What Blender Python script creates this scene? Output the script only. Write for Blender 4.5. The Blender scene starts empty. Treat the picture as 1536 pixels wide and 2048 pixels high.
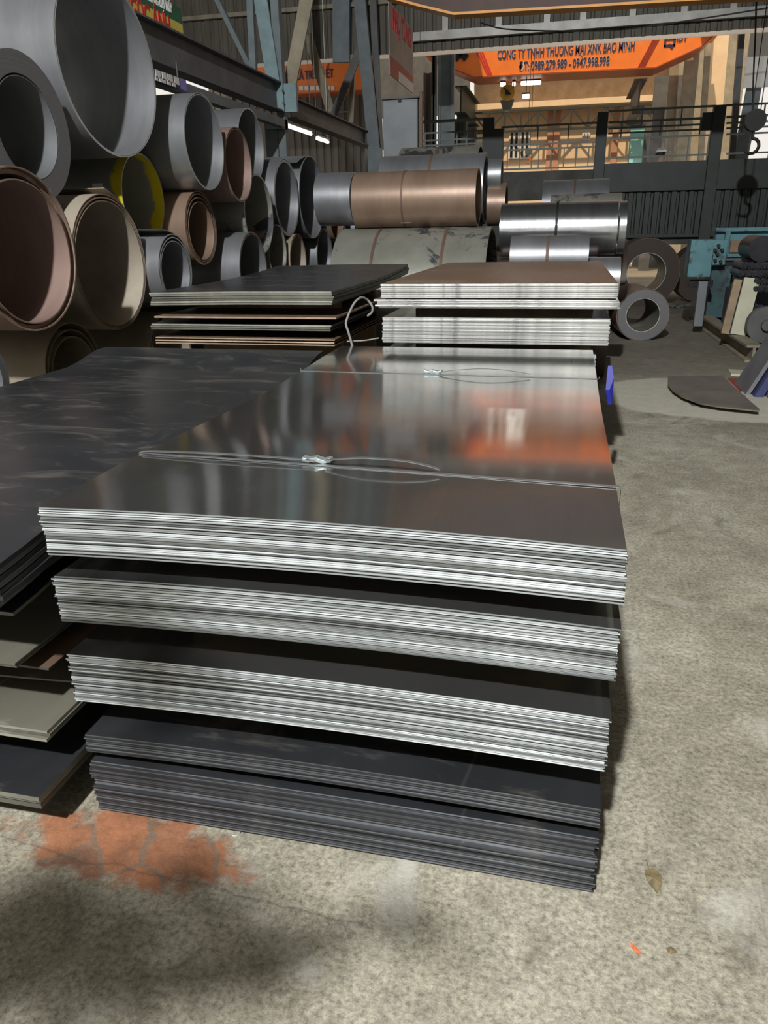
import bpy, bmesh, math, random
from mathutils import Vector, Matrix
random.seed(7)
S = bpy.context.scene
C = bpy.context.collection

# ------------------------------------------------------------------ camera
F = 1500.0; PITCH = math.atan((1024-455)/F); ROLL = math.radians(1.1); H = 1.42; TH = math.radians(13.5)
fw = Vector((-math.sin(TH)*math.cos(PITCH), math.cos(TH)*math.cos(PITCH), -math.sin(PITCH)))
r0 = Vector((math.cos(TH), math.sin(TH), 0)); u0 = r0.cross(fw)
RR = math.cos(ROLL)*r0 - math.sin(ROLL)*u0
UU = math.sin(ROLL)*r0 + math.cos(ROLL)*u0
CAM = Vector((0, 0, H))
cd = bpy.data.cameras.new('camera'); cam = bpy.data.objects.new('camera', cd); C.objects.link(cam)
cd.sensor_fit = 'HORIZONTAL'; cd.sensor_width = 36; cd.lens = F/1536*36
cd.clip_start = 0.05; cd.clip_end = 300
cam.matrix_world = Matrix(((RR.x, UU.x, -fw.x, 0), (RR.y, UU.y, -fw.y, 0), (RR.z, UU.z, -fw.z, H), (0, 0, 0, 1)))
S.camera = cam
def ray(x, y): return fw + RR*((x-768)/F) - UU*((y-1024)/F)
def pz(x, y, z=0.0):
    d = ray(x, y); return CAM + d*((z-H)/d.z)
def pY(x, y, Y):
    d = ray(x, y); return CAM + d*(Y/d.y)
def pX(x, y, X):
    d = ray(x, y); return CAM + d*(X/d.x)

# ------------------------------------------------------------------ world, lamps, exposure
S.view_settings.view_transform = 'Standard'; S.view_settings.look = 'None'
S.view_settings.gamma = 1; S.view_settings.use_curve_mapping = False
S.view_settings.exposure = 0.0
w = bpy.data.worlds.new('sky'); S.world = w; w.use_nodes = True
bg = w.node_tree.nodes['Background']; bg.inputs[0].default_value = (1.0, 0.95, 0.88, 1); bg.inputs[1].default_value = 0.9
def light(name, kind, loc, energy, color=(1, 1, 1), **kw):
    l = bpy.data.lights.new(name, kind); l.energy = energy; l.color = color
    for k, v in kw.items(): setattr(l, k, v)
    o = bpy.data.objects.new(name, l); o.location = loc; C.objects.link(o); return o
yard = light('yard_lamp', 'POINT', (-0.95, -4.3, 7.3), 5700, (0.97, 0.99, 1.0), shadow_soft_size=0.14)
sun = light('sun', 'SUN', (0, 0, 20), 3.6, (1.0, 0.80, 0.55), angle=0.02)
sun.rotation_euler = Vector((-0.25, -0.62, 1.0)).to_track_quat('Z', 'Y').to_euler()

# ------------------------------------------------------------------ material helpers
def newmat(name):
    m = bpy.data.materials.new(name); m.use_nodes = True
    nt = m.node_tree; b = nt.nodes['Principled BSDF']; return m, nt, b
def N(nt, t, **kw):
    n = nt.nodes.new(t)
    for k, v in kw.items():
        if k.startswith('i_'): n.inputs[k[2:].replace('_', ' ')].default_value = v
        else: setattr(n, k, v)
    return n
def mapping(nt, scale=(1, 1, 1), coord='Object', rot=(0, 0, 0)):
    tc = N(nt, 'ShaderNodeTexCoord'); mp = N(nt, 'ShaderNodeMapping')
    mp.inputs['Scale'].default_value = scale; mp.inputs['Rotation'].default_value = rot
    nt.links.new(tc.outputs[coord], mp.inputs['Vector']); return mp.outputs[0]
def ramp(nt, fac, stops):
    r = N(nt, 'ShaderNodeValToRGB'); el = r.color_ramp.elements
    while len(el) < len(stops): el.new(0.5)
    for e, (p, c) in zip(el, stops):
        e.position = p; e.color = (*c, 1) if len(c) == 3 else c
    nt.links.new(fac, r.inputs[0]); return r.outputs[0]
def noise(nt, vec, scale=5, detail=4, rough=0.55, dist=0.0):
    n = N(nt, 'ShaderNodeTexNoise'); n.inputs['Scale'].default_value = scale; n.inputs['Detail'].default_value = detail
    n.inputs['Roughness'].default_value = rough; n.inputs['Distortion'].default_value = dist
    nt.links.new(vec, n.inputs['Vector']); return n.outputs['Fac']
def mix(nt, fac, a, b, mode='MIX'):
    m = N(nt, 'ShaderNodeMix', data_type='RGBA', blend_type=mode)
    for i, v in ((0, fac), (6, a), (7, b)):
        if isinstance(v, (int, float)): m.inputs[i].default_value = v
        elif isinstance(v, tuple): m.inputs[i].default_value = (*v, 1)
        else: nt.links.new(v, m.inputs[i])
    return m.outputs[2]
def math_(nt, op, a, b=0.0):
    m = N(nt, 'ShaderNodeMath', operation=op)
    for i, v in ((0, a), (1, b)):
        if isinstance(v, (int, float)): m.inputs[i].default_value = v
        else: nt.links.new(v, m.inputs[i])
    return m.outputs[0]
def bump(nt, b, h, strength=0.2, dist=0.01):
    n = N(nt, 'ShaderNodeBump'); n.inputs['Strength'].default_value = strength; n.inputs['Distance'].default_value = dist
    nt.links.new(h, n.inputs['Height']); nt.links.new(n.outputs[0], b.inputs['Normal'])
def plain(name, col, rough=0.5, metal=0.0, var=0.25, scale=3.0, emis=None, rust=None, rust_amt=0.6):
    m, nt, b = newmat(name)
    v = mapping(nt); n = noise(nt, v, scale, 6, 0.6)
    dk = tuple(c*(1-var) for c in col); lt = tuple(min(1, c*(1+var)) for c in col)
    c = ramp(nt, n, [(0.3, dk), (0.7, lt)])
    if rust:
        n2 = noise(nt, v, scale*1.7, 8, 0.7); f = ramp(nt, n2, [(rust_amt, (0, 0, 0)), (min(1, rust_amt+0.08), (1, 1, 1))])
        c = mix(nt, f, c, rust)
    nt.links.new(c, b.inputs['Base Color'])
    b.inputs['Roughness'].default_value = rough; b.inputs['Metallic'].default_value = metal
    return m
def metal(name, c1, c2, rough=(0.25, 0.45), met=0.9, scale=2.0, stretch=(1, 1, 1), streak=None, patches=None, patch_amt=0.6, rnd=0.0, bumps=0.0):
    m, nt, b = newmat(name)
    v = mapping(nt, stretch); n = noise(nt, v, scale, 6, 0.6)
    c = ramp(nt, n, [(0.3, c1), (0.7, c2)])
    if streak:
        vs = mapping(nt, streak); ns = noise(nt, vs, 1.0, 5, 0.7)
        c = mix(nt, ramp(nt, ns, [(0.5, (0, 0, 0)), (0.8, (0.14, 0.14, 0.14))]), c, tuple(min(1, x*1.6) for x in c2))
    if patches:
        n2 = noise(nt, mapping(nt), 2.6, 9, 0.72, 0.4)
        c = mix(nt, ramp(nt, n2, [(patch_amt, (0, 0, 0)), (patch_amt+0.06, (1, 1, 1))]), c, patches)
    if rnd:
        oi = N(nt, 'ShaderNodeObjectInfo')
        rv = ramp(nt, oi.outputs['Random'], [(0, (1-rnd,)*3), (0.5, (1, 1, 1)), (1, (1+rnd*0.6,)*3)])
        c = mix(nt, 1.0, c, rv, 'MULTIPLY')
    nt.links.new(c, b.inputs['Base Color']); b.inputs['Metallic'].default_value = met
    rr = N(nt, 'ShaderNodeMapRange'); rr.inputs[3].default_value = rough[0]; rr.inputs[4].default_value = rough[1]
    nr = noise(nt, v, scale*2.3, 4, 0.6); nt.links.new(nr, rr.inputs[0]); nt.links.new(rr.outputs[0], b.inputs['Roughness'])
    if bumps:
        bump(nt, b, noise(nt, mapping(nt), 1.5, 2, 0.5), bumps, 0.02)
    return m

M = {}
# bright cold-rolled top faces: brushed, with smears of oil and scratches
def sheet_top(name, base, lite, rough, smear, met=1.0, scuff=(0.5, 0.5, 0.46), scuff_amt=0.66):
    m, nt, b = newmat(name)
    v = mapping(nt, (60, 1.2, 1)); br = noise(nt, v, 1.5, 4, 0.6)
    v2 = mapping(nt); big = noise(nt, v2, 1.3, 5, 0.6, 0.6)
    c = mix(nt, ramp(nt, big, [(0.3, (0, 0, 0)), (0.7, (1, 1, 1))]), base, lite)
    sv = mapping(nt, (1, 2.6, 1), rot=(0, 0, 0.5)); sn = noise(nt, sv, 3.0, 9, 0.75, 0.9)
    sf = ramp(nt, sn, [(scuff_amt-0.06, (0, 0, 0)), (scuff_amt+0.12, (smear,)*3)])
    c = mix(nt, sf, c, scuff)
    # thin scratches
    wv = N(nt, 'ShaderNodeTexVoronoi', feature='DISTANCE_TO_EDGE'); wv.inputs['Scale'].default_value = 1.1
    nt.links.new(mapping(nt, (0.6, 2.2, 1)), wv.inputs['Vector'])
    sc = ramp(nt, wv.outputs['Distance'], [(0.0, (0.35,)*3), (0.004, (0, 0, 0))])
    c = mix(nt, sc, c, scuff)
    nt.links.new(c, b.inputs['Base Color']); b.inputs['Metallic'].default_value = met
    r = N(nt, 'ShaderNodeMapRange'); r.inputs[3].default_value = rough[0]; r.inputs[4].default_value = rough[1]
    nt.links.new(mix(nt, 0.5, br, big), r.inputs[0])
    r2 = math_(nt, 'ADD', r.outputs[0], math_(nt, 'MULTIPLY', sf, 0.35)); nt.links.new(r2, b.inputs['Roughness'])
    bump(nt, b, br, 0.05, 0.001)
    return m
M['top_bright'] = sheet_top('bright_sheet_face', (0.46, 0.46, 0.44), (0.60, 0.60, 0.57), (0.05, 0.15), 0.35, met=0.95)
M['top_dark'] = sheet_top('mill_scale_sheet_face', (0.066, 0.072, 0.080), (0.125, 0.132, 0.142), (0.25, 0.42), 0.8, met=0.8, scuff=(0.30, 0.27, 0.23), scuff_amt=0.57)
M['top_olive'] = sheet_top('dusty_olive_sheet_face', (0.12, 0.115, 0.09), (0.24, 0.225, 0.175), (0.4, 0.6), 0.8, met=0.2, scuff=(0.42, 0.39, 0.33), scuff_amt=0.6)
M['top_brown'] = sheet_top('rusty_sheet_face', (0.16, 0.10, 0.065), (0.25, 0.17, 0.11), (0.35, 0.55), 0.8, met=0.3, scuff=(0.45, 0.42, 0.38), scuff_amt=0.6)
def edge_mat(name, dark, lite, met, rough, rnd=1.0, specks=None):
    m, nt, b = newmat(name)
    oi = N(nt, 'ShaderNodeObjectInfo')
    rv = ramp(nt, oi.outputs['Random'], [(0.0, dark), (0.35, tuple((a*0.6+c*0.4) for a, c in zip(dark, lite))), (0.7, lite), (1.0, tuple(min(1, x*1.35) for x in lite))])
    v = mapping(nt, (1.0, 1.0, 900)); n = noise(nt, v, 1.0, 2, 0.5)
    c = rv
    v2 = mapping(nt, (2.5, 2.5, 1), ); n2 = noise(nt, v2, 1.4, 4, 0.6)
    c = mix(nt, 1.0, c, ramp(nt, n2, [(0.35, (0.6, 0.6, 0.6)), (0.65, (1.15, 1.15, 1.15))]), 'MULTIPLY')
    if specks:
        v3 = mapping(nt, (9, 9, 160)); n3 = noise(nt, v3, 1.5, 6, 0.8)
        c = mix(nt, ramp(nt, n3, [(0.53, (0, 0, 0)), (0.60, (0.9, 0.9, 0.9))]), c, specks)
    nt.links.new(c, b.inputs['Base Color']); b.inputs['Metallic'].default_value = met; b.inputs['Roughness'].default_value = rough
    return m
M['edge_bright'] = edge_mat('bright_sheet_edge', (0.10, 0.11, 0.11), (0.60, 0.64, 0.66), 0.3, 0.4)
M['edge_dull'] = edge_mat('dull_sheet_edge', (0.035, 0.034, 0.036), (0.16, 0.165, 0.175), 0.4, 0.42)
M['edge_far'] = edge_mat('stained_bright_edge', (0.42, 0.42, 0.40), (0.72, 0.72, 0.69), 0.25, 0.45, specks=(0.12, 0.12, 0.12))
M['edge_green'] = edge_mat('olive_sheet_edge', (0.13, 0.13, 0.10), (0.34, 0.33, 0.27), 0.3, 0.5)
M['edge_tan'] = edge_mat('tan_sheet_edge', (0.35, 0.25, 0.17), (0.5, 0.37, 0.27), 0.1, 0.6)

# coils
M['c_silver'] = metal('cold_rolled_coil_steel', (0.36, 0.37, 0.39), (0.50, 0.51, 0.53), (0.28, 0.42), 0.75, 1.5, (3, 1, 1), streak=(25, 0.6, 0.6))
M['c_grey'] = metal('grey_coil_steel', (0.24, 0.25, 0.26), (0.34, 0.35, 0.36), (0.34, 0.5), 0.65, 1.5, (3, 1, 1), streak=(25, 0.6, 0.6))
M['c_brown'] = metal('brown_rusted_coil_steel', (0.23, 0.155, 0.11), (0.31, 0.215, 0.155), (0.3, 0.5), 0.35, 2.0, (4, 1, 1), streak=(14, 0.8, 0.8))
M['c_tan'] = metal('tan_dusty_coil_steel', (0.27, 0.23, 0.175), (0.40, 0.345, 0.27), (0.5, 0.7), 0.2, 3.0, patches=(0.2, 0.15, 0.11), patch_amt=0.66)
M['c_pink'] = metal('pink_brown_coil_steel', (0.24, 0.16, 0.135), (0.33, 0.225, 0.19), (0.4, 0.55), 0.3, 2.0, (4, 1, 1))
M['c_olive'] = metal('stained_olive_coil_steel', (0.22, 0.22, 0.185), (0.33, 0.33, 0.28), (0.38, 0.55), 0.35, 2.4, patches=(0.06, 0.06, 0.07), patch_amt=0.53)
M['c_bright'] = metal('polished_coil_steel', (0.50, 0.52, 0.54), (0.66, 0.68, 0.70), (0.16, 0.28), 0.95, 2.0, (8, 1, 1))
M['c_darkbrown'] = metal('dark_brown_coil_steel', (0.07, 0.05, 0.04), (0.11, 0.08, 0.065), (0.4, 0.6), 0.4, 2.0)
M['rim_light'] = plain('cut_steel_rim', (0.55, 0.55, 0.52), 0.45, 0.4)
M['rim_rust'] = plain('rusty_cut_rim', (0.26, 0.17, 0.11), 0.6, 0.2, rust=(0.4, 0.35, 0.28), rust_amt=0.55)
def paintmat():
    m, nt, b = newmat('yellow_sprayed_coil_steel')
    n = noise(nt, mapping(nt), 4.0, 5, 0.6, 0.5)
    tc = N(nt, 'ShaderNodeTexCoord'); sx = N(nt, 'ShaderNodeSeparateXYZ'); nt.links.new(tc.outputs['Object'], sx.inputs[0])
    near = N(nt, 'ShaderNodeMapRange'); near.inputs[1].default_value = -0.16; near.inputs[2].default_value = 0.0; nt.links.new(sx.outputs[0], near.inputs[0])
    f = math_(nt, 'ADD', math_(nt, 'MULTIPLY', near.outputs[0], 0.5), math_(nt, 'MULTIPLY', n, 0.6))
    c = mix(nt, ramp(nt, f, [(0.54, (0, 0, 0)), (0.60, (1, 1, 1))]), (0.27, 0.27, 0.23), (0.72, 0.56, 0.02))
    nt.links.new(c, b.inputs['Base Color']); b.inputs['Roughness'].default_value = 0.4; b.inputs['Metallic'].default_value = 0.2
    return m
M['c_yellow'] = paintmat()
def facemat(name, c1, c2, rough=0.45, met=0.5):
    # concentric windings on a coil's face (radial distance in YZ of object space)
    m, nt, b = newmat(name)
    tc = N(nt, 'ShaderNodeTexCoord'); sx = N(nt, 'ShaderNodeSeparateXYZ'); nt.links.new(tc.outputs['Object'], sx.inputs[0])
    cb = N(nt, 'ShaderNodeCombineXYZ'); nt.links.new(sx.outputs[1], cb.inputs[1]); nt.links.new(sx.outputs[2], cb.inputs[2])
    ln = N(nt, 'ShaderNodeVectorMath', operation='LENGTH'); nt.links.new(cb.outputs[0], ln.inputs[0])
    c2_ = N(nt, 'ShaderNodeCombineXYZ'); nt.links.new(ln.outputs['Value'], c2_.inputs[0])
    n = noise(nt, c2_.outputs[0], 140, 3, 0.6)
    nt.links.new(ramp(nt, n, [(0.3, c1), (0.7, c2)]), b.inputs['Base Color'])
    b.inputs['Roughness'].default_value = rough; b.inputs['Metallic'].default_value = met
    return m
M['face_grey'] = facemat('wound_coil_face', (0.16, 0.16, 0.165), (0.26, 0.26, 0.265))
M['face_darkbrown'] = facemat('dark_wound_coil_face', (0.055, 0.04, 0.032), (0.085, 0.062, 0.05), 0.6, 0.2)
M['strap'] = plain('steel_strapping', (0.40, 0.41, 0.42), 0.35, 0.8)
M['strap_rust'] = plain('rusty_strapping', (0.16, 0.10, 0.07), 0.6, 0.3)
M['clip'] = plain('zinc_strap_seal', (0.42, 0.48, 0.48), 0.35, 0.6)
# structure
M['steel_paint'] = plain('grey_blue_steel_paint', (0.155, 0.185, 0.195), 0.5, 0.1, rust=(0.08, 0.065, 0.05), rust_amt=0.66)
M['steel_teal'] = plain('pale_blue_steel_paint', (0.20, 0.29, 0.31), 0.5, 0.1, rust=(0.09, 0.08, 0.07), rust_amt=0.64)
M['steel_tan'] = plain('dusty_tan_steel', (0.30, 0.26, 0.185), 0.7, 0.0, rust=(0.14, 0.11, 0.08), rust_amt=0.62)
M['steel_dark'] = plain('dark_grey_beam_paint', (0.12, 0.12, 0.118), 0.55, 0.1)
M['barrier'] = plain('dark_green_barrier_paint', (0.03, 0.04, 0.034), 0.55, 0.0, rust=(0.09, 0.08, 0.06), rust_amt=0.7)
M['rail'] = plain('worn_rail_paint', (0.12, 0.14, 0.13), 0.5, 0.2)
M['orange'] = plain('orange_crane_paint', (0.90, 0.22, 0.035), 0.45, 0.0, var=0.08)
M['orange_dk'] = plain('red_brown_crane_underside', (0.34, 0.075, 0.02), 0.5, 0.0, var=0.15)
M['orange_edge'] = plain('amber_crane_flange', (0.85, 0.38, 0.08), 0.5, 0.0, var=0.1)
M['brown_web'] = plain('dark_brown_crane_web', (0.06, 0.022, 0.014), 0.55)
M['ink'] = plain('navy_lettering', (0.035, 0.03, 0.09), 0.5, var=0.05)
M['red'] = plain('red_lettering', (0.60, 0.03, 0.03), 0.5, var=0.1)
M['white'] = plain('white_paint', (0.78, 0.76, 0.72), 0.5, var=0.06)
M['yellow'] = plain('yellow_sign_face', (0.72, 0.58, 0.10), 0.5, var=0.08)
M['green'] = plain('green_sign_face', (0.02, 0.13, 0.06), 0.5, var=0.1)
M['navy'] = plain('navy_sign_face', (0.02, 0.02, 0.06), 0.5, var=0.1)
M['violet'] = plain('violet_sign_end', (0.22, 0.20, 0.50), 0.5, var=0.1)
M['cream'] = plain('cream_building_render', (0.80, 0.60, 0.38), 0.8, var=0.07)
M['pinkish'] = plain('terracotta_pilaster', (0.52, 0.27, 0.17), 0.8, var=0.1)
M['glass'] = plain('dark_window_glass', (0.04, 0.045, 0.04), 0.15, 0.0)
M['cyan'] = plain('pale_cyan_door', (0.35, 0.75, 0.72), 0.4, var=0.08)
M['wood'] = plain('weathered_timber', (0.32, 0.24, 0.15), 0.75, var=0.3, scale=6)
M['board'] = plain('cream_painted_board', (0.55, 0.54, 0.40), 0.7, var=0.15, rust=(0.33, 0.30, 0.22), rust_amt=0.6)
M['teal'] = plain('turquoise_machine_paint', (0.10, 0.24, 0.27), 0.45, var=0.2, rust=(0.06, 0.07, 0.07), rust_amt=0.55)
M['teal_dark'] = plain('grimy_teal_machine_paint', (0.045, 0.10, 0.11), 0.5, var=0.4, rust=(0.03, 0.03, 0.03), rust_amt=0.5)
M['mach_dark'] = plain('oily_machine_steel', (0.035, 0.035, 0.042), 0.35, 0.5, var=0.4, scale=8)
M['mach_navy'] = plain('navy_machine_paint', (0.025, 0.027, 0.055), 0.4, 0.1)
M['blue'] = plain('blue_tarpaulin', (0.015, 0.02, 0.30), 0.5)
M['blue_plate'] = plain('dark_blue_painted_plate', (0.045, 0.05, 0.14), 0.45)
M['grey_plate'] = plain('grey_painted_plate', (0.17, 0.17, 0.18), 0.5)
M['red_plate'] = plain('red_painted_plate', (0.28, 0.03, 0.02), 0.45, var=0.2, rust=(0.5, 0.35, 0.28), rust_amt=0.72)
M['cab'] = plain('grey_cabinet_steel', (0.20, 0.215, 0.225), 0.5, 0.3, var=0.15)
M['concrete_dark'] = plain('sooty_concrete', (0.10, 0.10, 0.09), 0.85, var=0.4, scale=2)
M['banner'] = plain('faded_pink_banner', (0.52, 0.40, 0.33), 0.7, var=0.15)
M['skin'] = plain('skin', (0.50, 0.30, 0.21), 0.6, var=0.08)
M['cloth'] = plain('dark_work_shirt', (0.06, 0.07, 0.09), 0.8)
M['leaf'] = plain('dry_brown_leaf', (0.18, 0.14, 0.07), 0.7, var=0.35, scale=60)
M['leaf_red'] = plain('orange_red_scrap', (0.7, 0.16, 0.06), 0.6, var=0.5, scale=80)
M['leaf_green'] = plain('green_tree_leaf', (0.06, 0.12, 0.03), 0.6)
M['brass'] = plain('yellow_hook_sheave', (0.60, 0.36, 0.06), 0.5, 0.2)
M['hook_orange'] = plain('orange_red_hook', (0.75, 0.20, 0.06), 0.5)
M['cable'] = plain('grey_cable_sheath', (0.22, 0.21, 0.19), 0.6)
M['black'] = plain('blackened_steel', (0.012, 0.012, 0.012), 0.6)

def corr_mat(name, c, rough=0.6):
    m, nt, b = newmat(name)
    v = mapping(nt, (1, 1, 0.25)); n = noise(nt, v, 2.2, 7, 0.65)
    nt.links.new(ramp(nt, n, [(0.3, tuple(x*0.65 for x in c)), (0.7, tuple(x*1.2 for x in c))]), b.inputs['Base Color'])
    b.inputs['Roughness'].default_value = rough; return m
M['corr'] = corr_mat('aged_corrugated_cladding', (0.13, 0.115, 0.09))
M['purlin'] = plain('galvanized_purlin', (0.38, 0.37, 0.34), 0.45, 0.3)
M['corr_dark'] = corr_mat('dark_corrugated_cladding', (0.10, 0.09, 0.075))
M['roof'] = corr_mat('soot_dark_roofing', (0.07, 0.06, 0.05))
def floor_mat():
    m, nt, b = newmat('worn_concrete_floor')
    v = mapping(nt)
    big = noise(nt, v, 1.1, 8, 0.6, 0.5); mid = noise(nt, v, 9, 8, 0.7); fine = noise(nt, v, 70, 6, 0.75)
    c = ramp(nt, big, [(0.30, (0.22, 0.20, 0.15)), (0.5, (0.32, 0.295, 0.23)), (0.72, (0.42, 0.395, 0.32))])
    c = mix(nt, 1.0, c, ramp(nt, mid, [(0.3, (0.74, 0.74, 0.72)), (0.62, (1.12, 1.12, 1.10))]), 'MULTIPLY')
    c = mix(nt, 1.0, c, ramp(nt, fine, [(0.33, (0.45, 0.44, 0.42)), (0.5, (1, 1, 1)), (0.68, (1.5, 1.5, 1.47))]), 'MULTIPLY')
    # small pale aggregate and dark specks
    vo = N(nt, 'ShaderNodeTexVoronoi'); vo.inputs['Scale'].default_value = 55; nt.links.new(v, vo.inputs['Vector'])
    sp = ramp(nt, vo.outputs['Distance'], [(0.0, (1, 1, 1)), (0.13, (0, 0, 0))])
    pick = ramp(nt, noise(nt, v, 26, 2, 0.5), [(0.5, (0, 0, 0)), (0.56, (1, 1, 1))])
    c = mix(nt, mix(nt, 1.0, sp, pick, 'MULTIPLY'), c, (0.52, 0.5, 0.43))
    vo2 = N(nt, 'ShaderNodeTexVoronoi'); vo2.inputs['Scale'].default_value = 17; nt.links.new(v, vo2.inputs['Vector'])
    c = mix(nt, ramp(nt, vo2.outputs['Distance'], [(0.0, (0.85,)*3), (0.05, (0, 0, 0))]), c, (0.05, 0.045, 0.035))
    # pale plaster stains
    st = noise(nt, v, 2.4, 9, 0.68, 1.2)
    c = mix(nt, ramp(nt, st, [(0.54, (0, 0, 0)), (0.70, (0.75, 0.75, 0.75))]), c, (0.50, 0.48, 0.42))
    # greenish-brown oil stains
    st2 = noise(nt, mapping(nt, (1.3, 0.8, 1), rot=(0, 0, 1)), 3.1, 9, 0.7, 0.8)
    c = mix(nt, ramp(nt, st2, [(0.56, (0, 0, 0)), (0.68, (0.65, 0.65, 0.65))]), c, (0.12, 0.105, 0.075))
    # orange brick paving showing through near the stack's foot
    tc = N(nt, 'ShaderNodeTexCoord'); sx = N(nt, 'ShaderNodeSeparateXYZ'); nt.links.new(tc.outputs['Object'], sx.inputs[0])
    def blob(cx, cy, rx, ry):
        a = math_(nt, 'DIVIDE', math_(nt, 'SUBTRACT', sx.outputs[0], cx), rx)
        d = math_(nt, 'DIVIDE', math_(nt, 'SUBTRACT', sx.outputs[1], cy), ry)
        return math_(nt, 'ADD', math_(nt, 'MULTIPLY', a, a), math_(nt, 'MULTIPLY', d, d))
    d1 = blob(-0.97, 1.255, 0.34, 0.12)
    d1 = math_(nt, 'ADD', d1, math_(nt, 'MULTIPLY', math_(nt, 'SUBTRACT', noise(nt, v, 11, 5, 0.6), 0.5), 2.4))
    f1 = ramp(nt, d1, [(0.55, (0.85, 0.85, 0.85)), (1.25, (0, 0, 0))])
    bk = N(nt, 'ShaderNodeTexBrick'); bk.inputs['Scale'].default_value = 1.9; bk.inputs['Mortar Size'].default_value = 0.018; bk.inputs['Mortar Smooth'].default_value = 0.6
    bk.inputs['Color1'].default_value = (0.38, 0.125, 0.045, 1); bk.inputs['Color2'].default_value = (0.20, 0.08, 0.042, 1); bk.inputs['Mortar'].default_value = (0.19, 0.11, 0.07, 1)
    bw = N(nt, 'ShaderNodeVectorMath', operation='ADD'); bn = N(nt, 'ShaderNodeTexNoise'); bn.inputs['Scale'].default_value = 7; nt.links.new(v, bn.inputs['Vector'])
    bs = N(nt, 'ShaderNodeVectorMath', operation='SCALE'); bs.inputs['Scale'].default_value = 0.12; nt.links.new(bn.outputs['Color'], bs.inputs[0])
    nt.links.new(mapping(nt, rot=(0, 0, 0.9)), bw.inputs[0]); nt.links.new(bs.outputs[0], bw.inputs[1]); nt.links.new(bw.outputs[0], bk.inputs['Vector'])
    bc = mix(nt, 1.0, bk.outputs[0], ramp(nt, mid, [(0.25, (0.35, 0.4, 0.4)), (0.6, (1.1, 1.1, 1.1))]), 'MULTIPLY')
    c = mix(nt, f1, c, bc)
    # pale sandy patch by the loose plate
    far_tone = N(nt, 'ShaderNodeMapRange'); far_tone.inputs[1].default_value = 6.6; far_tone.inputs[2].default_value = 8.2; nt.links.new(sx.outputs[1], far_tone.inputs[0])  # floor blends to a darker brown toward the back
    c = mix(nt, math_(nt, 'MULTIPLY', far_tone.outputs[0], 0.55), c, mix(nt, mid, (0.11, 0.095, 0.08), (0.21, 0.18, 0.15)))
    d2 = blob(1.55, 6.9, 1.3, 0.95)
    d2 = math_(nt, 'ADD', d2, math_(nt, 'MULTIPLY', math_(nt, 'SUBTRACT', noise(nt, v, 3, 5, 0.6), 0.5), 0.7))
    c = mix(nt, ramp(nt, d2, [(0.9, (0.9, 0.9, 0.9)), (1.0, (0, 0, 0))]), c, mix(nt, mid, (0.42, 0.40, 0.32), (0.68, 0.65, 0.54)))
    # cracks
    ck = N(nt, 'ShaderNodeTexVoronoi', feature='DISTANCE_TO_EDGE'); ck.inputs['Scale'].default_value = 0.55
    wv = N(nt, 'ShaderNodeVectorMath', operation='ADD'); nt.links.new(v, wv.inputs[0])
    nn = N(nt, 'ShaderNodeTexNoise'); nn.inputs['Scale'].default_value = 5; nn.inputs['Detail'].default_value = 6; nt.links.new(v, nn.inputs['Vector'])
    sc = N(nt, 'ShaderNodeVectorMath', operation='SCALE'); sc.inputs['Scale'].default_value = 0.35; nt.links.new(nn.outputs['Color'], sc.inputs[0])
    nt.links.new(sc.outputs[0], wv.inputs[1]); nt.links.new(wv.outputs[0], ck.inputs['Vector'])
    cf = ramp(nt, ck.outputs['Distance'], [(0.0, (0.3,)*3), (0.004, (0, 0, 0))])
    yy = math_(nt, 'ADD', math_(nt, 'ADD', sx.outputs[1], math_(nt, 'MULTIPLY', sx.outputs[0], 0.05)), math_(nt, 'MULTIPLY', math_(nt, 'SUBTRACT', noise(nt, v, 6, 6, 0.6), 0.5), 0.10))
    dl = math_(nt, 'ABSOLUTE', math_(nt, 'SUBTRACT', yy, 1.145))
    lim = ramp(nt, sx.outputs[0], [(0.0, (1, 1, 1)), (0.001, (0, 0, 0))])
    c = mix(nt, math_(nt, 'MULTIPLY', ramp(nt, dl, [(0.0, (0.5,)*3), (0.005, (0, 0, 0))]), math_(nt, 'LESS_THAN', sx.outputs[0], -0.32)), c, (0.06, 0.05, 0.04))
    c = mix(nt, math_(nt, 'MULTIPLY', cf, 0.25), c, (0.07, 0.06, 0.05))
    nt.links.new(c, b.inputs['Base Color']); b.inputs['Roughness'].default_value = 0.72
    b.inputs['Specular IOR Level'].default_value = 0.35
    hh = math_(nt, 'ADD', math_(nt, 'MULTIPLY', mid, 0.7), math_(nt, 'MULTIPLY', fine, 0.25))
    bump(nt, b, hh, 0.8, 0.012)
    return m
M['floor'] = floor_mat()

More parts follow.
